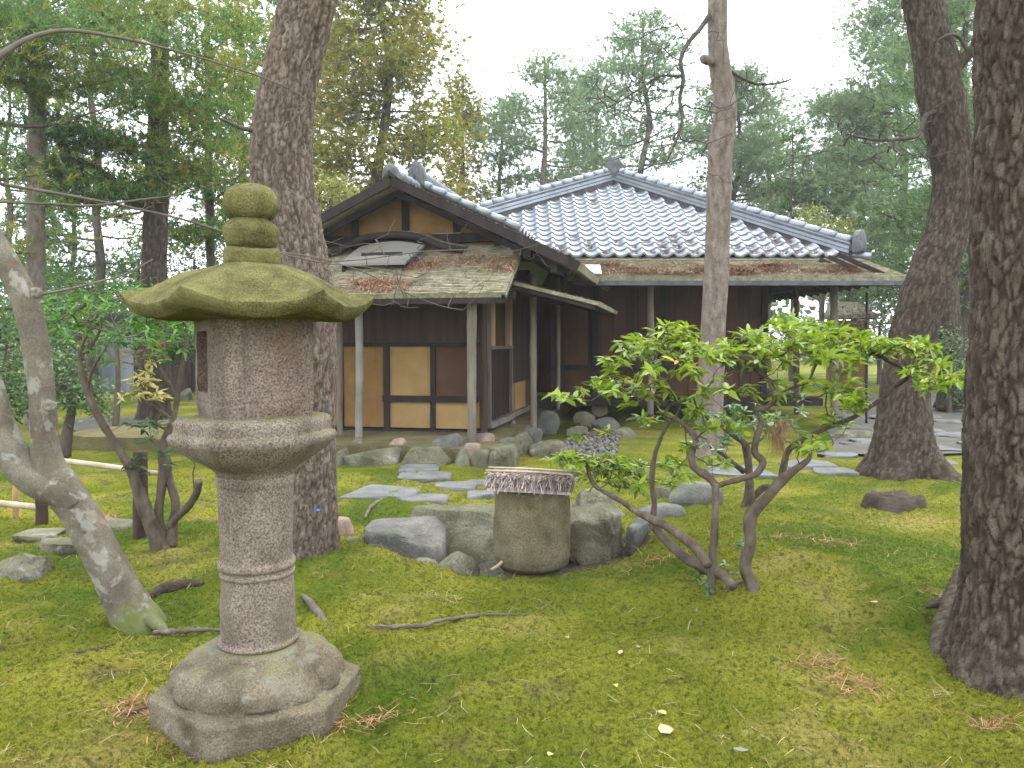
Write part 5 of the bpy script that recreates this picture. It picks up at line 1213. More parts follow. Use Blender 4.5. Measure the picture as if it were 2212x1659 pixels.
SK.append(stem(sh, zpts([(868, 900, 40), (835, 865, 36), (790, 835, 36), (752, 800, 36), (748, 730, 34), (765, 665, 30), (720, 605, 26), (660, 560, 22)], g1, 4.9), seed=2))
SK.append(stem(sh, zpts([(872, 905, 34), (920, 890, 34), (1000, 868, 34), (1070, 845, 34), (1108, 785, 36), (1068, 735, 34), (1075, 665, 32), (1100, 580, 26), (1070, 520, 16)], g1, 4.7), seed=3))
SK.append(stem(sh, zpts([(1095, 1530, 90), (1072, 1460, 76), (1048, 1400, 62), (1018, 1310, 62), (1045, 1200, 56), (1040, 1110, 64), (1050, 1050, 70), (1090, 1005, 56), (1140, 950, 52), (1200, 880, 50), (1275, 820, 34), (1335, 775, 26), (1352, 735, 16)], g1 - .05, 4.8), seed=4, flare=.3))
SK.append(stem(sh, zpts([(1200, 880, 30), (1212, 810, 34), (1240, 722, 30), (1320, 665, 30), (1400, 622, 28), (1480, 590, 26), (1560, 560, 26), (1640, 510, 22), (1700, 470, 18), (1725, 455, 12)], 4.95, 4.9), seed=5))
SK.append(stem(sh, zpts([(960, 1420, 50), (900, 1360, 52), (815, 1320, 56), (735, 1285, 50), (660, 1225, 46), (585, 1150, 44), (540, 1095, 40)], g1 - .12, 5.0), seed=6))
SK.append(stem(sh, zpts([(830, 1310, 44), (770, 1225, 52), (690, 1160, 46), (610, 1105, 42), (545, 1075, 46), (470, 1040, 32), (400, 990, 30), (330, 950, 28), (270, 920, 18)], g1 - .10, 5.35), seed=7))
SK.append(stem(sh, zpts([(545, 1085, 34), (555, 1000, 30), (545, 920, 28), (545, 830, 28), (560, 740, 26), (585, 670, 22), (620, 600, 17), (655, 560, 13), (690, 500, 8)], 5.06, 5.1), seed=8))
pads = [(470, 200, 120, 55, 4.9, 13), (640, 130, 120, 40, 5.0, 12), (760, 215, 120, 50, 5.0, 12), (880, 240, 120, 50, 4.9, 12), (1030, 165, 130, 45, 5.1, 15), (1240, 80, 110, 45, 5.0, 13), (1390, 120, 140, 50, 4.9, 16), (1570, 185, 170, 50, 4.9, 18), (1760, 190, 150, 45, 4.9, 16), (1890, 190, 90, 35, 5.0, 8), (1900, 300, 120, 50, 4.7, 12), (1960, 385, 80, 35, 4.7, 8), (2070, 350, 80, 32, 4.7, 9), (1300, 215, 220, 60, 4.6, 20), (1130, 270, 150, 50, 4.7, 10), (1500, 270, 150, 50, 4.6, 10),
    (330, 290, 80, 35, 4.9, 7), (270, 400, 110, 45, 5.0, 14), (410, 390, 130, 45, 4.9, 13), (110, 445, 80, 22, 5.0, 7), (650, 320, 150, 60, 4.6, 13), (560, 450, 200, 55, 4.8, 14), (850, 380, 150, 60, 4.7, 8), (1100, 420, 160, 60, 4.8, 8), (1330, 420, 160, 60, 4.8, 9), (1520, 420, 110, 50, 4.6, 10), (1570, 490, 70, 45, 4.6, 8), (760, 550, 170, 50, 4.9, 9), (1050, 580, 160, 50, 5.0, 7), (1480, 570, 120, 40, 4.9, 6),
    (510, 570, 60, 30, 5.2, 5), (860, 780, 60, 25, 5.0, 4), (1350, 690, 110, 35, 4.8, 9), (880, 620, 120, 40, 5.0, 5), (290, 630, 30, 30, 5.2, 2), (170, 650, 50, 16, 5.2, 2), (740, 720, 40, 20, 5.0, 3),
    (100, 775, 90, 28, 5.6, 12), (240, 775, 110, 30, 5.6, 15), (400, 800, 110, 36, 5.7, 14), (450, 880, 130, 45, 5.8, 12), (300, 860, 130, 35, 5.7, 10), (650, 800, 90, 36, 5.8, 8), (690, 880, 90, 36, 5.9, 6)]
r_ = np.random.default_rng(12); TG = []
for (x, y, rx, ry, Y, n) in pads:
    for _ in range(int(n * (1.7 if y < 260 or y > 740 else 1.0))):
        a = r_.uniform(0, 6.28); q = math.sqrt(r_.random()); TG.append(at(*zq(x + rx * q * math.cos(a), y + ry * q * math.sin(a)), Y + r_.normal() * .22))
TG = np.array(TG)
tw = MB()
for P_, R_ in grow(np.concatenate([s[len(s) // 3:] for s in SK]), TG, r_, .05, .0016, .47, .10, .16): tube(tw, P_, R_, 5, None, None, False)
tag(obj('twigs', tw, MT['bark_shrub'], sh), kind='stuff')
def whorls(TG, rng, L_, W_, per=(6, 9), droop=.15):
    """rosettes of leaves round every shoot tip"""
    C, D_, N_ = [], [], []
    for t in TG:
        k = rng.integers(*per); a0 = rng.uniform(0, 6.28); ax = unit(np.array([(0, 0, 1.0)]) + .35 * rng.normal(size=(1, 3)))[0]; A, B_ = frame(ax[None], rng)
        for i in range(k):
            a = a0 + 6.28 * i / k + rng.normal() * .2; d = A[0] * math.cos(a) + B_[0] * math.sin(a) + ax * (rng.normal() * .25 + .18) - np.array((0, 0, droop))
            C.append(t + rng.normal(size=3) * .006); D_.append(d); N_.append(ax + .25 * rng.normal(size=3))
    return np.array(C), unit(np.array(D_)), unit(np.array(N_))
C, D_, N_ = whorls(TG, r_, .08, .03)
order = np.argsort(C[:, 1] - .5 * C[:, 2]); big = set(order[:300].tolist()); isbig = np.array([i in big for i in range(len(C))])
turn = r_.random(len(C)) < .012
mb = MB(); k = ~isbig & ~turn; leaves(mb, C[k], D_[k], N_[k], .082, .027, r_); tag(obj('foliage', mb, MT['leaf_shrub'], sh), kind='stuff')
LV = LEAF_V * (.084, .028 * 1.5, .084); lm = MB().add(LV, np.array(LEAF_F3), np.array(LEAF_F4)).mesh('leaf'); lm.materials.append(MT['leaf_shrub'])
lm2 = MB().add(LV * (1, .9, 3.0), np.array(LEAF_F3), np.array(LEAF_F4)).mesh('leaf'); lm2.materials.append(MT['leaf_shrub']); lm3 = MB().add(LV * (1, 1.1, -.6), np.array(LEAF_F3), np.array(LEAF_F4)).mesh('leaf'); lm3.materials.append(MT['leaf_shrub'])
lt = lm.copy(); lt.materials.clear(); lt.materials.append(MT['leaf_turn'])
base_inv = Vector(sh.location)
for i in order[:300]:
    d = D_[i]; s = unit(np.cross(N_[i], d)[None])[0]; u = np.cross(d, s); sc_ = r_.uniform(.55, 1.15); o = bpy.data.objects.new('leaf', lt if turn[i] else (lm, lm2, lm3)[r_.integers(0, 3)]); COL.objects.link(o); o.parent = sh
    o.matrix_local = Matrix([(d[j] * sc_, s[j] * sc_, u[j] * sc_, C[i][j] - base_inv[j]) for j in range(3)] + [(0, 0, 0, 1)])
k = ~isbig & turn; mb = MB(); leaves(mb, C[k], D_[k], N_[k], .08, .024, r_); tag(obj('turning_leaves', mb, MT['leaf_turn'], sh), kind='stuff')
# dead pine spray caught in the shrub
ds = MB(); c = np.concatenate([at(*zq(1190 + r_.normal() * 25, y), 4.75)[None] for y in np.linspace(560, 700, 60)]); tufts(ds, c, np.array((0, 0, -1.0)), .13, .0028, 6, .28, r_)
tag(obj('dead_pine_spray', ds, MT['dead_frond']), 'brown dead pine spray hanging in the shrub branches', 'dead branch')
# second small shrub stem behind
s2 = thing('rhododendron_shrub', 'thinner shrub standing behind the forked right stem, on flat moss', 'shrub', gp(1619, 1090))
gy = gp(1619, 1092)[1]
K2 = [stem(s2, zpts([(1040, 1005, 70), (1040, 950, 56), (1040, 880, 46), (1035, 800, 42), (1025, 720, 44), (1008, 680, 36), (950, 640, 30), (900, 600, 26), (865, 545, 14)], gy, gy - .3), seed=11, flare=.3), stem(s2, zpts([(1060, 960, 36), (1110, 915, 34), (1150, 905, 24)], gy, gy - .1), seed=12), stem(s2, zpts([(1010, 830, 28), (960, 790, 24), (900, 740, 22), (830, 700, 14)], gy, gy - .2), seed=13)]
T2 = np.array([at(*zq(x + r_.normal() * 60, y + r_.normal() * 28), gy - .2 + r_.normal() * .25) for x, y in ((900, 540), (1000, 520), (1150, 560), (1250, 600), (820, 690), (1000, 600), (860, 560), (1100, 600), (900, 680), (1200, 640)) for _ in range(7)])
tw = MB()
for P_, R_ in grow(np.concatenate([s[6:] for s in K2]), T2, r_, .06, .002, .45, .12, .2): tube(tw, P_, R_, 5, None, None, False)
tag(obj('twigs', tw, MT['bark_shrub'], s2), kind='stuff'); C, D_, N_ = whorls(T2, r_, .08, .03); mb = MB(); leaves(mb, C, D_, N_, .085, .026, r_); tag(obj('foliage', mb, MT['leaf_pale'], s2), kind='stuff')
# seedlings at the stem feet
for i, (x, y, l) in enumerate(((1512, 1265, 'dark seedling at the foot of the straight shrub stem'), (1530, 1283, 'lowest seedling in front of the straight shrub stem'), (1572, 1250, 'pale seedling between the two shrub stems'), (1600, 1200, 'seedling behind the two shrub stems'))):
    q = gp(x, y); mb = MB(); T_ = q + np.array([(r_.normal() * .035, r_.normal() * .03, r_.uniform(.03, .09)) for _ in range(5)]); C, D_, N_ = whorls(T_, r_, .05, .02, (3, 6)); leaves(mb, C, D_, N_, .05, .020, r_)
    tw = MB(); t_ = thing('seedling', l, 'seedling', q, 'seedlings under the shrub'); obj('leaf_cluster', mb, MT['leaf_pale'] if i else MT['leaf_dark'], t_)
    for P_, R_ in grow([q], T_, r_, .03, .001, .4): tube(tw, P_, R_, 4, None, None, False)
    obj('stem', tw, MT['bark_shrub'], t_)

# ------------------------------------------------------------------ left shrub, post and bamboo rail
zw = lambda x, y: (.4011 * x, 733.9 + .4011 * y)
def wpts(rows, Y0, Y1):
    n = len(rows); return [(*zw(x, y), w * .4011, Y0 + (Y1 - Y0) * i / (n - 1)) for i, (x, y, w) in enumerate(rows)]
ls = thing('leafy_shrub', 'open shrub with thick crooked stems left of the lantern', 'shrub', gp(353, 1183)); gy = gp(353, 1185)[1]
K3 = [stem(ls, wpts([(870, 1135, 120), (850, 1080, 90), (800, 960, 72), (745, 810, 66), (700, 690, 56), (640, 590, 50), (540, 430, 44), (480, 300, 38), (442, 170, 28), (432, 60, 20), (470, -30, 12)], gy, gy - .2), seed=21, flare=.3),
    stem(ls, wpts([(880, 1100, 70), (855, 960, 56), (870, 800, 50), (890, 680, 60), (880, 570, 52), (935, 420, 36), (962, 260, 30), (985, 120, 24), (1010, -30, 14)], gy, gy + .2), seed=22), stem(ls, wpts([(925, 1110, 60), (930, 1000, 56), (945, 880, 50), (915, 760, 52), (890, 640, 50)], gy, gy + .1), seed=23),
    stem(ls, wpts([(905, 1010, 40), (960, 950, 40), (1020, 890, 40), (1060, 820, 38), (1072, 760, 32)], gy, gy - .2), seed=24), stem(ls, wpts([(1045, 800, 10), (1040, 720, 9), (1050, 670, 7), (1020, 640, 4)], gy - .15, gy - .2), seed=25), stem(ls, wpts([(905, 420, 26), (850, 370, 20), (790, 320, 12), (780, 260, 8)], gy + .1, gy), seed=26),
    stem(ls, wpts([(945, 300, 24), (900, 220, 22), (850, 130, 18), (830, 60, 12)], gy + .15, gy + .1), seed=27), stem(ls, wpts([(470, 270, 18), (500, 160, 14), (560, 60, 9), (620, -40, 5)], gy - .15, gy - .3), seed=28)]
def tset(rows, Y, sY, r_):
    return np.array([at(*zw(x + r_.normal() * rx, y + r_.normal() * ry), Y + r_.normal() * sY) for x, y, rx, ry, n in rows for _ in range(n)])
T3 = tset([(430, -120, 120, 60, 26), (650, -140, 130, 70, 34), (850, -120, 130, 70, 34), (300, -200, 90, 60, 16), (980, -60, 60, 60, 14), (560, -20, 120, 50, 14), (780, 20, 120, 50, 12)], gy + .2, .5, r_)
Tf = tset([(790, 470, 60, 30, 9), (860, 430, 40, 30, 5), (740, 680, 40, 40, 5), (900, 640, 50, 30, 4)], gy, .1, r_); Ty = tset([(800, 220, 55, 35, 12), (740, 310, 30, 25, 5), (830, 300, 40, 20, 5)], gy, .1, r_); Tr = tset([(790, 70, 60, 30, 9)], gy, .1, r_)
tw = MB()
for P_, R_ in grow(np.concatenate([s[5:] for s in K3]), np.concatenate((T3, Tf, Ty, Tr)), r_, .06, .0018, .45, .12, .2): tube(tw, P_, R_, 5, None, None, False)
tag(obj('twigs', tw, MT['bark_shrub'], ls), kind='stuff')
for T_, m_, nm, lab in ((T3, 'leaf_bright', 'foliage', 'bright green upper leaves'), (Tf, 'leaf_dark', 'foliage', 'dark green ferny lower leaves'), (Ty, 'leaf_yellow', 'foliage', 'yellow autumn leaves'), (Tr, 'leaf_rust', 'foliage', 'rusty withered leaves')):
    C, D_, N_ = whorls(T_, r_, .07, .03, (5, 8), .25); mb = MB(); leaves(mb, C, D_, N_, .085, .026, r_); o = tag(obj(nm, mb, MT[m_], ls), kind='stuff'); o['label'] = lab
pp = gp(303, 1155); fe = thing('low_fence', 'low garden fence of short wooden posts and bamboo rails behind the leaning tree', 'fence', pp)
def fpost(x, yt, yb, w, Y, m): 
    a, b_ = at(x, yb, Y), at(x, yt, Y); a[2] -= .05; mb = MB(); R_ = w * Y / F / 2; tube(mb, [a, (a + b_) / 2 + (R_ * .1, 0, 0), b_], [R_ * 1.05, R_, R_], 20, 20, bark_disp(.04, .004, 4, seed=x, rough=.06)[0]); obj('post', mb, MT[m], fe)
fpost(302, 975, 1153, 30, pp[1] - .02, 'wood_brown'); fpost(89, 1060, 1135, 25, 6.6, 'wood_brown'); fpost(33, 1010, 1110, 13, 6.9, 'bamboo_tan')
for rows in ([(124, 994, 12, 6.75), (230, 1007, 12, 6.6), (345, 1023, 10, 6.45)], [(-40, 999, 12, 6.9), (0, 1002, 12, 6.85), (124, 994, 12, 6.75)], [(-60, 1080, 14, 6.7), (10, 1088, 14, 6.65), (86, 1096, 14, 6.6)]):
    P_ = pxline(rows, None); mb = MB(); tube(mb, [p[:3] for p in P_], [p[3] for p in P_], 10, 40, lambda th, S, C, D, rr: (.12 * rr * np.exp(-(((S % .28) - .14) / .012) ** 2)[:, None])); obj('bamboo_rail', mb, MT['bamboo'], fe)
# ------------------------------------------------------------------ background trees
def conifer(label, x, Y, top, base_z, R, w, mats, seed, nb=46, lean=0.0, per=16, k=8, Ln=.20, W=.018, flatp=.34, prof=.8, droop=0.0, group='trees behind the house', name='conifer_tree', bark_='bark_far', pads=(.45, .7, .9, 1.0), rp=.42, up=.6, limbr=.035, skip=None, bare=0):
    """trunk with whorled limbs carrying flat needle pads; mats: needle materials to share the pads between"""
    r_ = np.random.default_rng(seed); b_ = np.array((at(x, 740, Y)[0], Y, 0.0)); b_[2] = gz(b_[0], b_[1]); top_p = at(x + lean, top, Y) if top is not None else None
    H = top_p[2]; t = thing(name, label, 'tree', b_, group); R0 = w * Y / F / 2
    n = 8; TP = [b_ + (top_p - b_) * (i / (n - 1)) + r_.normal(size=3) * (.10 if 0 < i < n - 1 else 0) * (1, 1, 0) * min(1.5, R / 2.5) + (0, 0, -.1 if i == 0 else 0) for i in range(n)]
    mb = MB(); tube(mb, TP, [R0 * (1.15 - .95 * (i / (n - 1)) ** 1.2) + .01 for i in range(n)], 14, 50, bark_disp(.12, .012, 2.5, .3, .4, 4, seed * .7, .06)[0]); obj('trunk', mb, MT[bark_], t)
    S = spline(np.array(TP), 80); lm = MB(); PC, PA = [], []
    for i in range(nb):
        h = (i + r_.random()) / nb; z = base_z + (H - base_z) * h; j = int(np.argmin(np.abs(S[:, 2] - z))); a = r_.uniform(0, 6.28)
        l = R * ((1 - h) ** prof * .9 + .10) * r_.uniform(.55, 1.08); d = np.array((math.cos(a), math.sin(a), 0)); e = S[j] + d * l + np.array((0, 0, l * (.22 - droop) * r_.uniform(.5, 1.4)))
        mid = (S[j] + e) / 2 + np.array((0, 0, -.06 * l)) + r_.normal(size=3) * .05 * l
        Q = spline(np.array([S[j], mid, e]), 10); tube(lm, Q, np.linspace(limbr * (.5 + l / R), .006, 10), 5, None, None, False)
        if r_.random() < bare: continue
        for q in pads:
            c = Q[min(9, int(q * 9))] + r_.normal(size=3) * (.22, .22, .08) * l * .35; PC.append(c); PA.append(d * .7)
    tag(obj('limbs', lm, MT[bark_], t), kind='stuff')
    PC, PA = np.array(PC), np.array(PA); which = r_.integers(0, len(mats), len(PC))
    for q, m_ in enumerate(mats):
        kq = which == q
        if not kq.any(): continue
        c = np.repeat(PC[kq], per, 0); a_ = np.repeat(PA[kq], per, 0); off = r_.normal(size=c.shape) * (rp, rp, rp * flatp) * min(1, R / 2.2)
        off[:, 2] -= droop * .8 * np.linalg.norm(off[:, :2], axis=1)
        mb = MB(); ax = unit(a_ + off * .8 + np.array((0, 0, up - droop * 1.6))); tufts(mb, c + off, ax, Ln, W, k, .65, r_); tag(obj('crown', mb, MT[m_], t), kind='stuff')
    return t
def broadleaf(label, blobs, trunk_rows, Y, m_, seed, name='shrub', cat='shrub', leaf=.09, n=900, group=None, bark_='bark_far', simple=True, targets=40):
    """blobs (x, y, rx, ry[, depth offset]) in survey units filled with leaves; stems grown up into them"""
    r_ = np.random.default_rng(seed); b_ = np.array(at(trunk_rows[0][0], trunk_rows[0][1], Y)); t = thing(name, label, cat, b_, group); SKL = []
    P_ = pxline([(r[0], r[1], r[2], Y) for r in trunk_rows], None); mb = MB(); tube(mb, [p[:3] for p in P_], [p[3] for p in P_], 10, 30, bark_disp(.06, .006, 2, 0, .1, 4, seed, .1)[0]); obj('trunk', mb, MT[bark_], t); SKL = spline(np.array([p[:3] for p in P_]), 20)
    area = sum(b[2] * b[3] for b in blobs); PTS = []
    for bl in blobs:
        k = max(6, int(n * bl[2] * bl[3] / area)); c = at(bl[0], bl[1], Y + (bl[4] if len(bl) > 4 else 0)); s = Y / F; q = unit(r_.normal(size=(k, 3))) * r_.random((k, 1)) ** (1 / 2.2)
        q *= 1 + .25 * fbm(q * 2 + seed, 2)[:, None]; PTS.append(c + q * (bl[2] * s, bl[2] * s * .8, bl[3] * s))
    PTS = np.concatenate(PTS); PTS = PTS[fbm(PTS * 1.6 + seed, 2) > -.28]
    tw = MB(); idx = r_.choice(len(PTS), min(targets, len(PTS)), False)
    for Q, R_ in grow(SKL[8:], PTS[idx], r_, .15, .004, .5, .15, .2): tube(tw, Q, R_, 4, None, None, False)
    tag(obj('twigs', tw, MT[bark_], t), kind='stuff')
    per = 5; C = np.repeat(PTS, per, 0) + r_.normal(size=(len(PTS) * per, 3)) * leaf * .9; N_ = unit(np.array((0, -.15, 1.0)) + .7 * r_.normal(size=C.shape)); d = unit(np.cross(N_, r_.normal(size=C.shape)) - np.array((0, 0, .25)))
    mb = MB(); leaves(mb, C, d, N_, leaf, leaf * .42, r_, simple); tag(obj('crown', mb, MT[m_], t), kind='stuff'); return t

OL, DK, PN, CD = 'needle_olive', 'needle_dark', 'needle_pine', 'cedar'
# behind the house, from the left of the tall pine to the right border
conifer('tall yellow brown cedar rising behind the porch gable', 821, 27, -140, 3.0, 3.6, 30, [CD, CD, CD, OL], 41, nb=120, per=20, k=9, Ln=.24, W=.045, flatp=.8, prof=.45, droop=.22, rp=.40, name='cedar_tree', up=.2)
conifer('second brownish cedar partly hidden by the big pine trunk', 640, 31, -260, 3.0, 3.6, 28, [CD, OL, DK], 42, nb=95, per=18, k=8, Ln=.25, W=.05, flatp=.8, prof=.45, droop=.2, rp=.42, name='cedar_tree', up=.2)
conifer('slim yellowing conifer right of the porch gable', 1000, 34, 170, 2.5, 1.7, 14, [CD, OL], 43, nb=50, per=14, k=8, Ln=.24, W=.045, flatp=.9, prof=.5, droop=.15, name='cedar_tree', up=.2)
conifer('open-crowned pine with layered pads centred behind the two roofs', 1176, 33, 122, 5.0, 2.9, 19, [PN], 44, nb=34, per=30, k=9, Ln=.24, W=.03, prof=.55, rp=.46, name='pine_tree', bark_='bark_pine', pads=(.6, .85, 1.0))
conifer('low bluish pine just left of the open-crowned pine', 1085, 36, 230, 4.0, 2.4, 15, [PN], 45, nb=32, per=26, k=9, Ln=.25, W=.03, prof=.5, rp=.5, name='pine_tree')
conifer('broad tall pine left of the slender trunk above the tiled ridge', 1390, 35, 40, 5.0, 3.9, 20, [PN], 46, nb=62, per=28, k=9, Ln=.26, W=.032, prof=.5, rp=.52, name='pine_tree', pads=(.5, .75, .95))
conifer('pine behind the apex of the tiled roof', 1290, 40, 150, 4.0, 3.2, 16, [PN], 47, nb=54, per=28, k=8, Ln=.28, W=.036, prof=.5, rp=.55, name='pine_tree')
conifer('pine crown just right of the slender trunk', 1590, 37, 165, 4.0, 3.4, 18, [PN], 48, nb=62, per=32, k=9, Ln=.26, W=.034, prof=.45, rp=.52, name='pine_tree')
conifer('pale pine whose crown slopes down towards the hip end', 1660, 42, 235, 4.0, 2.9, 16, [PN], 49, nb=44, per=24, k=8, Ln=.28, W=.038, prof=.5, rp=.55, name='pine_tree')
conifer('thin dark half-bare tree in the gap over the tiled hip', 1712, 32, 280, 4.0, 1.2, 9, [DK], 50, nb=30, per=7, k=7, Ln=.22, W=.035, prof=.4, rp=.3, bare=.25)
conifer('tall pale pine behind the leaning pine trunk', 1960, 30, -60, 3.0, 4.4, 20, [PN], 51, nb=96, per=30, k=9, Ln=.26, W=.030, prof=.5, rp=.55, name='pine_tree')
conifer('pine filling the corner beyond the lower eave', 1850, 34, 210, 3.0, 3.4, 16, [PN], 52, nb=72, per=30, k=9, Ln=.26, W=.034, prof=.45, rp=.55, name='pine_tree')
conifer('pine between the two right-hand trunks', 2085, 24, -120, 2.5, 3.0, 26, [PN, DK], 53, nb=70, per=24, k=9, Ln=.22, W=.026, prof=.4, rp=.5, name='pine_tree')
conifer('pine beyond the right border trunk', 2260, 20, -250, 2.5, 3.4, 26, [PN, DK], 54, nb=66, per=22, k=9, Ln=.22, W=.024, prof=.4, rp=.5, name='pine_tree')
broadleaf('small yellow green maple glowing behind the hip end tile', [(1780, 462, 62, 26), (1740, 490, 50, 26), (1810, 500, 60, 30), (1770, 520, 70, 34)], [(1775, 760, 14), (1775, 640, 11), (1778, 540, 7)], 25, 'maple_yellow', 61, 'maple_tree', 'tree', .13, 420)
broadleaf('dark green shrub mass under the far eave corner', [(1960, 640, 60, 60), (2040, 620, 60, 90), (1890, 620, 60, 50)], [(1960, 830, 16), (1960, 740, 12), (1965, 650, 8)], 24, 'leaf_pale', 62, 'shrub', 'shrub', .14, 520)
broadleaf('rusty thin shrub beyond the open veranda', [(1900, 680, 60, 40), (1840, 700, 50, 36), (1975, 700, 50, 50)], [(1900, 830, 12), (1900, 760, 9), (1900, 700, 6)], 26, 'leaf_rust', 63, 'shrub', 'shrub', .13, 300)
broadleaf('pale shrub right of the leaning pine, low behind the path', [(2040, 760, 50, 60), (2075, 830, 40, 50)], [(2050, 900, 14), (2050, 840, 10), (2045, 770, 6)], 17, 'leaf_pale', 64, 'shrub', 'shrub', .10, 240)
# far trunk behind the leaning pine
ft_ = thing('pine_tree', 'straight dark trunk seen between the leaning pine and the border pine', 'tree', gp(2056, 868)); trunk(ft_, pxline([(2058, 880, 66), (2056, 840, 54), (2054, 760, 50), (2050, 680, 46), (2046, 600, 42), (2040, 450, 36), (2035, 250, 30), (2030, 0, 24), (2030, -300, 12)], 17.5), 'bark_dark', 32, 120, .09, .02, 2.5, .4, .4, 5, 3.0); high_crown(ft_, at(2032, -150, 17.5), rz=.9)

# left of the lantern
tl = thing('conifer_tree', 'straight slim grey trunk at the far left with boughs near the top', 'tree', gp(78, 915)); trunk(tl, pxline([(76, 940, 46), (76, 900, 40), (77, 700, 37), (78, 500, 36), (80, 300, 35), (82, 150, 34), (84, 0, 32), (86, -250, 26), (88, -600, 10)], 14.5), 'bark_pale', 40, 160, .07, .007, 2, .3, .3, 5, 1.7)
r9 = np.random.default_rng(91)
def boughs(parent, start, rows, mats, seed, per=26, Ln=.15, W=.014, k=9, rp=.24, r0=.03, droop=.0):
    """limbs given as (x, y, depth) paths from a trunk point, with needle pads along the outer part"""
    r_ = np.random.default_rng(seed); lm = MB(); PC = []
    for path in rows:
        Q = spline(np.array([at(*p) for p in path]), 24); tube(lm, Q, np.linspace(r0, .006, 24), 6, None, None, False)
        for q in range(6, 24, 2):
            for _ in range(3): PC.append(Q[q] + r_.normal(size=3) * (.30, .30, .10))
    tag(obj('limbs', lm, MT['bark_far'], parent), kind='stuff'); PC = np.array(PC); wh = r_.integers(0, len(mats), len(PC))
    for q, m_ in enumerate(mats):
        c = np.repeat(PC[wh == q], per, 0); off = r_.normal(size=c.shape) * (rp, rp, rp * .4); mb = MB(); tufts(mb, c + off, np.array((0, 0, .5 - droop)), Ln, W, k, .8, r_); tag(obj('crown', mb, MT[m_], parent), kind='stuff')
boughs(tl, None, [[(80, 170, 14.5), (0, 110, 13.5), (-80, 90, 13)], [(82, 140, 14.5), (170, 100, 13.5), (300, 110, 12.5)], [(82, 90, 14.5), (200, 50, 13.5), (330, 30, 13)], [(82, 60, 14.5), (0, 30, 13.8), (-80, 10, 13)], [(82, 20, 14.5), (180, -20, 13.5), (300, -40, 13)], [(80, 200, 14.5), (160, 190, 14), (260, 170, 13.2)], [(80, 185, 14.5), (30, 170, 14), (-40, 150, 13.2)], [(82, 100, 14.5), (60, 60, 13.5), (30, 40, 12.5)]], [DK, DK, OL], 92, per=20, rp=.26)
tb = thing('conifer_tree', 'thick dark trunk with broken top and yellow green boughs left of the lantern finial', 'tree', gp(335, 890)); trunk(tb, pxline([(332, 915, 76), (332, 880, 64), (332, 700, 56), (334, 560, 52), (338, 420, 48), (342, 300, 44), (344, 180, 38), (346, 60, 32), (348, -150, 24), (350, -500, 10)], 16), 'bark_dark', 40, 160, .08, .016, 2.4, .3, .3, 5, 5.7)
mb = MB(); Q = pxline([(325, 445, 34, 16), (285, 430, 30, 15.8), (230, 385, 28, 15.6), (175, 355, 26, 15.4), (145, 345, 24, 15.3), (138, 300, 20, 15.2), (150, 250, 12, 15.1)], None); tube(mb, [q[:3] for q in Q], [q[3] for q in Q], 10, 50, bark_disp(.08, .01, 2)[0]); obj('crooked_limb', mb, MT['bark_dark'], tb)
boughs(tb, None, [[(340, 310, 16), (270, 318, 15.5), (200, 320, 15)], [(342, 240, 16), (420, 230, 15.3), (500, 260, 14.8)], [(342, 190, 16), (270, 150, 15.2), (200, 160, 14.6)], [(344, 130, 16), (430, 120, 15.2), (520, 150, 14.5)], [(344, 100, 16), (280, 60, 15.2), (240, 70, 14.6)], [(340, 280, 16), (400, 290, 15.4), (470, 330, 15)], [(338, 350, 16), (380, 350, 15.5), (440, 380, 15.2)], [(346, 40, 16), (420, 20, 15.2), (520, 60, 14.6)], [(346, 20, 16), (300, -20, 15.2), (230, 0, 14.6)], [(338, 200, 16), (345, 215, 15), (330, 235, 14.5)], [(338, 400, 16), (300, 400, 15.4), (250, 430, 15.2)]], [OL, OL, DK, 'leaf_bright'], 93, per=16, rp=.24, Ln=.14, W=.02)
boughs(tb, None, [[(145, 330, 15.3), (180, 300, 15), (210, 290, 14.8)], [(140, 300, 15.2), (110, 270, 15), (80, 280, 14.8)], [(170, 355, 15.4), (120, 380, 15.2), (60, 370, 15)], [(230, 385, 15.6), (200, 420, 15.4), (150, 440, 15.2)]], [DK, 'leaf_dark'], 94, per=14, rp=.26, Ln=.14, W=.02)
tc = thing('conifer_tree', 'thin upright trunk between the dark trunk and the finial', 'tree', gp(455, 880)); trunk(tc, pxline([(458, 890, 26), (457, 860, 22), (455, 600, 19), (452, 420, 18), (450, 250, 15), (448, 80, 11), (446, -150, 5)], 18), 'bark_far', 20, 100, .08, .01, 2, .3, .3, 4, 2.4)
boughs(tc, None, [[(452, 400, 18), (400, 390, 17.5), (370, 400, 17.2)], [(452, 330, 18), (510, 310, 17.5), (545, 330, 17)], [(450, 260, 18), (400, 240, 17.5), (380, 260, 17)], [(450, 200, 18), (510, 190, 17.5), (550, 200, 17)], [(453, 440, 18), (500, 400, 17.6), (530, 360, 17.4)], [(454, 500, 18), (500, 500, 17.6), (540, 510, 17.4)], [(450, 120, 18), (500, 80, 17.5), (550, 90, 17)], [(455, 520, 18), (410, 500, 17.6), (380, 520, 17.4)]], [OL, 'leaf_bright', DK], 95, per=10, rp=.26, Ln=.15, W=.024)
conifer('dense dark conifer at the far left border', -60, 13, -300, .6, 2.6, 34, [DK, DK, OL], 71, nb=56, per=13, k=8, Ln=.17, W=.016, prof=.35, rp=.36, group='trees left of the lantern')
conifer('feathery green conifer between the two left trunks, far back', 205, 24, -80, 2.0, 2.2, 20, [DK, OL], 72, nb=44, per=12, k=8, Ln=.22, W=.03, prof=.4, rp=.34, group='trees left of the lantern', bare=.2)
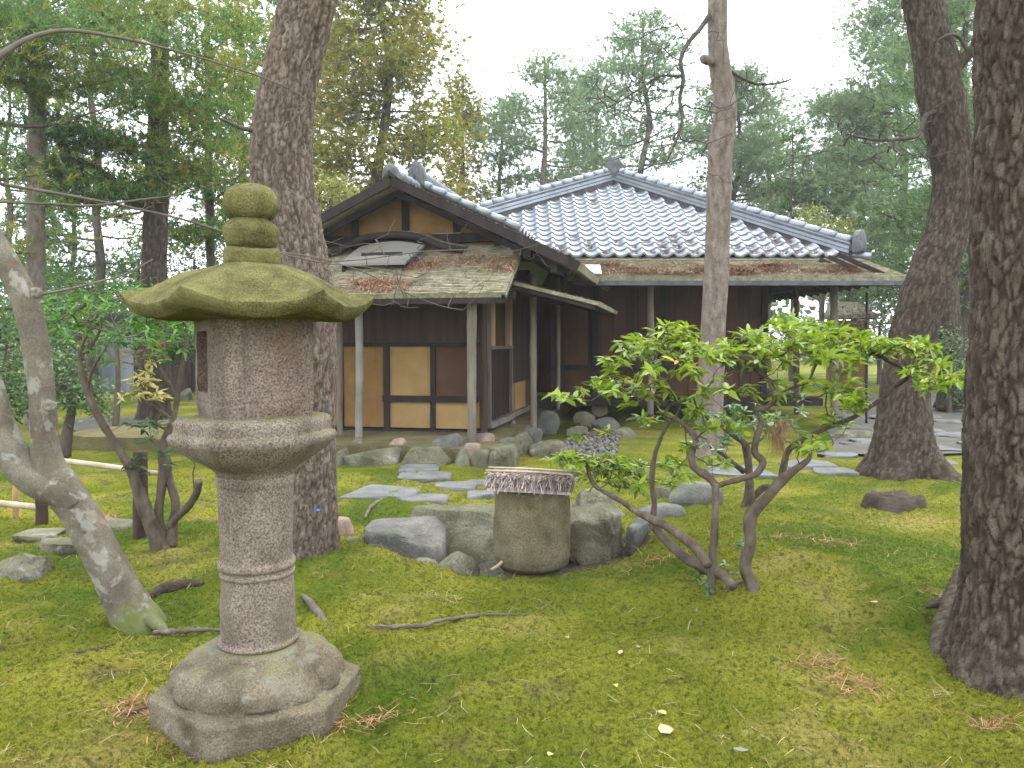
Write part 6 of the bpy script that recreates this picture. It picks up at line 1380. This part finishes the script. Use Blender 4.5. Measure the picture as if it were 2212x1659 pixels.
conifer('yellow green conifer just left of the big pine trunk', 520, 23, -200, 2.2, 2.3, 20, [OL, OL, 'leaf_bright'], 73, nb=54, per=13, k=8, Ln=.22, W=.034, prof=.4, rp=.34, droop=.12, group='trees left of the lantern', bare=.1)
conifer('distant conifer behind the dark trunk', 330, 30, -120, 2.0, 2.6, 16, [OL, DK], 74, nb=44, per=12, k=8, Ln=.26, W=.04, prof=.4, rp=.4, group='trees left of the lantern', bare=.1)
conifer('distant conifer seen low at the far left', 20, 26, 150, 1.5, 2.8, 16, [DK], 75, nb=46, per=12, k=8, Ln=.25, W=.036, prof=.4, rp=.4, group='trees left of the lantern')
conifer('distant dark conifer low between slim trunk and dark trunk', 160, 30, 330, 1.5, 2.4, 14, [DK], 76, nb=40, per=12, k=8, Ln=.26, W=.04, prof=.4, rp=.42, group='trees left of the lantern')
broadleaf('light green maple tip showing between big pine and gable', [(720, 400, 50, 26), (760, 425, 40, 20), (700, 430, 40, 26)], [(700, 760, 16), (705, 560, 11), (715, 430, 6)], 21, 'maple_yellow', 65, 'maple_tree', 'tree', .11, 260)
broadleaf('bright green shrub canopy left of the lantern cap', [(150, 640, 60, 34), (230, 650, 70, 40), (310, 660, 70, 44), (380, 690, 50, 34), (250, 700, 80, 30), (120, 690, 40, 30)], [(250, 920, 16), (255, 820, 12), (250, 720, 8)], 10, 'leaf_bright', 66, 'shrub', 'shrub', .07, 700, simple=True, targets=60)
broadleaf('pale glossy leaved bush behind the leaning tree', [(20, 760, 50, 36), (130, 790, 60, 40), (190, 840, 60, 34), (60, 840, 60, 40), (150, 860, 50, 26), (225, 880, 40, 20)], [(140, 985, 26), (146, 930, 24), (155, 880, 18), (150, 830, 12)], 10.6, 'leaf_pale', 67, 'shrub', 'shrub', .08, 620, simple=True, targets=50)
broadleaf('dark bush at the left border behind the bamboo rail', [(-20, 820, 60, 50), (20, 880, 50, 36), (-30, 700, 60, 60)], [(20, 990, 22), (18, 930, 18), (10, 860, 12)], 9.6, 'leaf_dark', 68, 'shrub', 'shrub', .08, 420)
for i, (x, y, rx, ry, Y, m_, l) in enumerate(((60, 590, 110, 60, 22, 'leaf_dark', 'dark shrub far behind the slim left trunk'), (200, 600, 90, 50, 24, 'leaf_dark', 'dark shrub far behind the bright shrub canopy'), (300, 560, 70, 50, 26, 'leaf_pale', 'greyish shrub far behind the dark trunk'), (420, 560, 70, 60, 25, 'leaf_dark', 'dark shrub far behind the lantern cap'), (520, 540, 70, 60, 27, 'leaf_bright', 'green shrub far behind the lantern finial'), (60, 690, 90, 50, 20, 'leaf_bright', 'green shrub behind the pale bush'), (370, 740, 60, 40, 20, 'leaf_dark', 'dark shrub in front of the far palisade'), (90, 760, 70, 40, 19, 'leaf_dark', 'dark low shrub behind the leaning tree'))):
    broadleaf(l, [(x, y, rx, ry), (x - rx * .5, y + ry * .5, rx * .7, ry * .7), (x + rx * .5, y + ry * .6, rx * .7, ry * .7)], [(x, 860, 12), (x, (y + 860) / 2, 9), (x, y, 6)], Y, m_, 80 + i, 'shrub', 'shrub', .12, 380, 'shrubs far behind the lantern', targets=24)
# far shed and palisade
sd_ = thing('garden_shed', 'pale blue grey sheet-walled shed far behind the left shrub', 'shed', at(245, 800, 25) * (1, 1, 0))
def wbox(name, x0, x1, y0, y1, Y, d, m, par):
    a, b_ = at(x0, y1, Y), at(x1, y0, Y); return obj(name, MB().box8([(a[0], Y, a[2]), (b_[0], Y, a[2]), (b_[0], Y + d, a[2]), (a[0], Y + d, a[2]), (a[0], Y, b_[2]), (b_[0], Y, b_[2]), (b_[0], Y + d, b_[2]), (a[0], Y + d, b_[2])]), MT[m], par, False)
for i in range(5): wbox('wall_sheet', 192 + i * 19.5, 211 + i * 19.5, 690, 846, 25 + .02 * (i % 2), .05, 'shed_wall', sd_)
wbox('roof', 180, 300, 676, 691, 24.6, 3, 'tile_dark', sd_); wbox('corner_post', 290, 297, 690, 846, 24.95, .1, 'wood_dark', sd_); wbox('rear_wall', 192, 290, 690, 846, 27, .1, 'shed_wall', sd_)
pl = thing('palisade_fence', 'brown palisade of upright boards far behind the left shrubs', 'fence', at(150, 845, 24) * (1, 1, 0))
rp_ = np.random.default_rng(6)
for i in range(34):
    x = 95 + i * 2.9 if i < 33 else 188
    wbox('board', x, x + 2.5, 712 + rp_.uniform(-3, 3), 848, 24 + .03 * (i % 2), .04, 'wood_brown', pl)
pl2 = thing('palisade_fence', 'brown palisade of upright boards far right of the pale shed', 'fence', at(360, 845, 24) * (1, 1, 0))
for i in range(38): x = 300 + i * 3.0; wbox('board', x, x + 2.6, 714 + rp_.uniform(-3, 3), 848, 24 + .03 * (i % 2), .04, 'wood_brown', pl2)
for i, (x, y, w, h, l) in enumerate(((345, 852, 60, 34, 'grey rock at the edge of the far path'), (300, 848, 44, 30, 'dark rock beside the far shed'), (398, 850, 40, 24, 'pale flat rock glimpsed left of the fire box'), (320, 866, 50, 18, 'low rock in the far moss'))):
    q = gp(x, y + 14); rock('boulder', l, 'rock', q, (w * q[1] / F / 2, w * q[1] / F / 3, h * q[1] / F), 300 + i, 'rock', group='rocks by the far path')
# grey path on the left
def strip(name, rows, m_, dz):
    P_ = np.array([[gp(x0, y) + (0, 0, dz), gp(x1, y) + (0, 0, dz)] for x0, x1, y in rows]); Q = np.array([spline(np.stack((a, (a + b_) / 2, b_)), 24) for a, b_ in P_]); Q = np.array([spline(Q[:, i], 30) for i in range(24)]).transpose(1, 0, 2)
    q = Q.reshape(-1, 3); q[:, 2] = gz(q[:, 0], q[:, 1]) + ground_fine(q[:, 0], q[:, 1]) + dz; return tag(obj(name, MB().grid(q.reshape(Q.shape)), MT[m_]), kind='structure')
strip('garden_path', [(180, 520, 940), (150, 560, 925), (150, 600, 912), (200, 620, 902)], 'path', .03)
# flagged path on the right
fp = strip('flagged_path', [(1760, 2260, 985), (1780, 2250, 950), (1800, 2200, 915), (1820, 2160, 880), (1840, 2120, 858)], 'path', .035)
rf_ = np.random.default_rng(9)
for i, (x, y, w) in enumerate(((1870, 960, 70), (1850, 930, 60), (1905, 905, 70), (1850, 905, 50), (1880, 880, 60), (2020, 975, 90), (2055, 945, 90), (2010, 935, 60), (2040, 915, 80), (2005, 905, 50), (2050, 890, 60), (2100, 965, 60), (1830, 965, 40), (1920, 935, 40), (1860, 862, 60), (1925, 862, 50))):
    q = gp(x, y); q[2] += .03; W = w * q[1] / F / 2; V, Fa = rock_mesh((W, W * rf_.uniform(.8, 1.3), .05), 400 + i, .5, .2, .7); o = obj('flagstone', MB().add(V + q, Fa), MT['flag'], fp)
for i, (x, y, w, h, l) in enumerate(((1905, 955, 50, 24, 'dark stone in the shade left of the leaning pine'), (1845, 950, 130, 26, 'long squared edging block before the veranda'), (1870, 868, 46, 30, 'squared block under the rain chain'), (1915, 900, 24, 14, 'small dark stone on the path by the leaning pine'), (2040, 1000, 70, 10, 'flat stone right of the leaning pine roots'))):
    q = gp(x, y); rock('edging_stone', l, 'stone', q + (0, .1, -.03), (w * q[1] / F / 2, .2, h * q[1] / F * .8), 420 + i, 'rock_blue' if i in (0, 3, 4) else 'rock', group='stones by the flagged path', boxy=.45 if i in (1, 2) else .62)
# far pavilion glimpsed under the eave
pv = thing('far_pavilion', 'small far pavilion with low grey roof seen beyond the open veranda', 'house', at(1840, 830, 27) * (1, 1, 0))
a0, a1, b0_, b1_ = at(1780, 682, 27), at(1896, 680, 27), at(1790, 652, 29.5), at(1850, 652, 29.5)
slope('roof', a0, a1, b0_, b1_, 14, 'shingle', pv, .1, .02); wbox('eave_board', 1782, 1893, 682, 690, 27.05, .06, 'wood_dark', pv); wbox('wall_panel', 1786, 1872, 692, 850, 28, .1, 'plaster', pv); wbox('corner_post', 1870, 1878, 692, 850, 27.6, .2, 'wood_grey', pv); wbox('corner_post', 1806, 1812, 692, 850, 27.6, .2, 'wood_grey', pv)
# wood beyond the garden
r_ = np.random.default_rng(123); m = MB(); n = 2600
X_ = r_.uniform(-75, 85, n); Y_ = 52 + 14 * r_.random(n) + .004 * X_ ** 2; hh = 5.0 + 2.5 * fbm(np.stack((X_ * .12, X_ * 0, X_ * 0), 1), 3); Z_ = r_.random(n) * hh
c = np.stack((X_, Y_, Z_), 1); C = np.repeat(c, 9, 0) + r_.normal(size=(n * 9, 3)) * .7; N_ = unit(np.array((0, -.2, 1)) + .8 * r_.normal(size=C.shape)); d = unit(np.cross(N_, r_.normal(size=C.shape))); leaves(m, C, d, N_, .75, .40, r_, True)
tag(obj('distant_wood', m, MT['leaf_dark']), 'dark low wood closing the view far behind the garden', 'woods', kind='stuff')

# thin haze volume, added mostly to stand in for veiling glare on far trees
m = MB().box8([(-120, -12, -1.6), (130, -12, -1.6), (130, 95, -1.6), (-120, 95, -1.6), (-120, -12, 24), (130, -12, 24), (130, 95, 24), (-120, 95, 24)])
hm = bpy.data.materials.new('pale haze'); hm.use_nodes = True; hn = hm.node_tree; hn.nodes.clear()
pvn = hn.nodes.new('ShaderNodeVolumePrincipled'); pvn.inputs['Color'].default_value = (.93, .96, 1, 1); pvn.inputs['Density'].default_value = .0010; pvn.inputs['Anisotropy'].default_value = .3
hn.links.new(pvn.outputs[0], hn.nodes.new('ShaderNodeOutputMaterial').inputs['Volume'])
tag(obj('haze', m, hm, None, False), 'thin pale haze standing in for glare over the far trees', 'haze', kind='stuff')
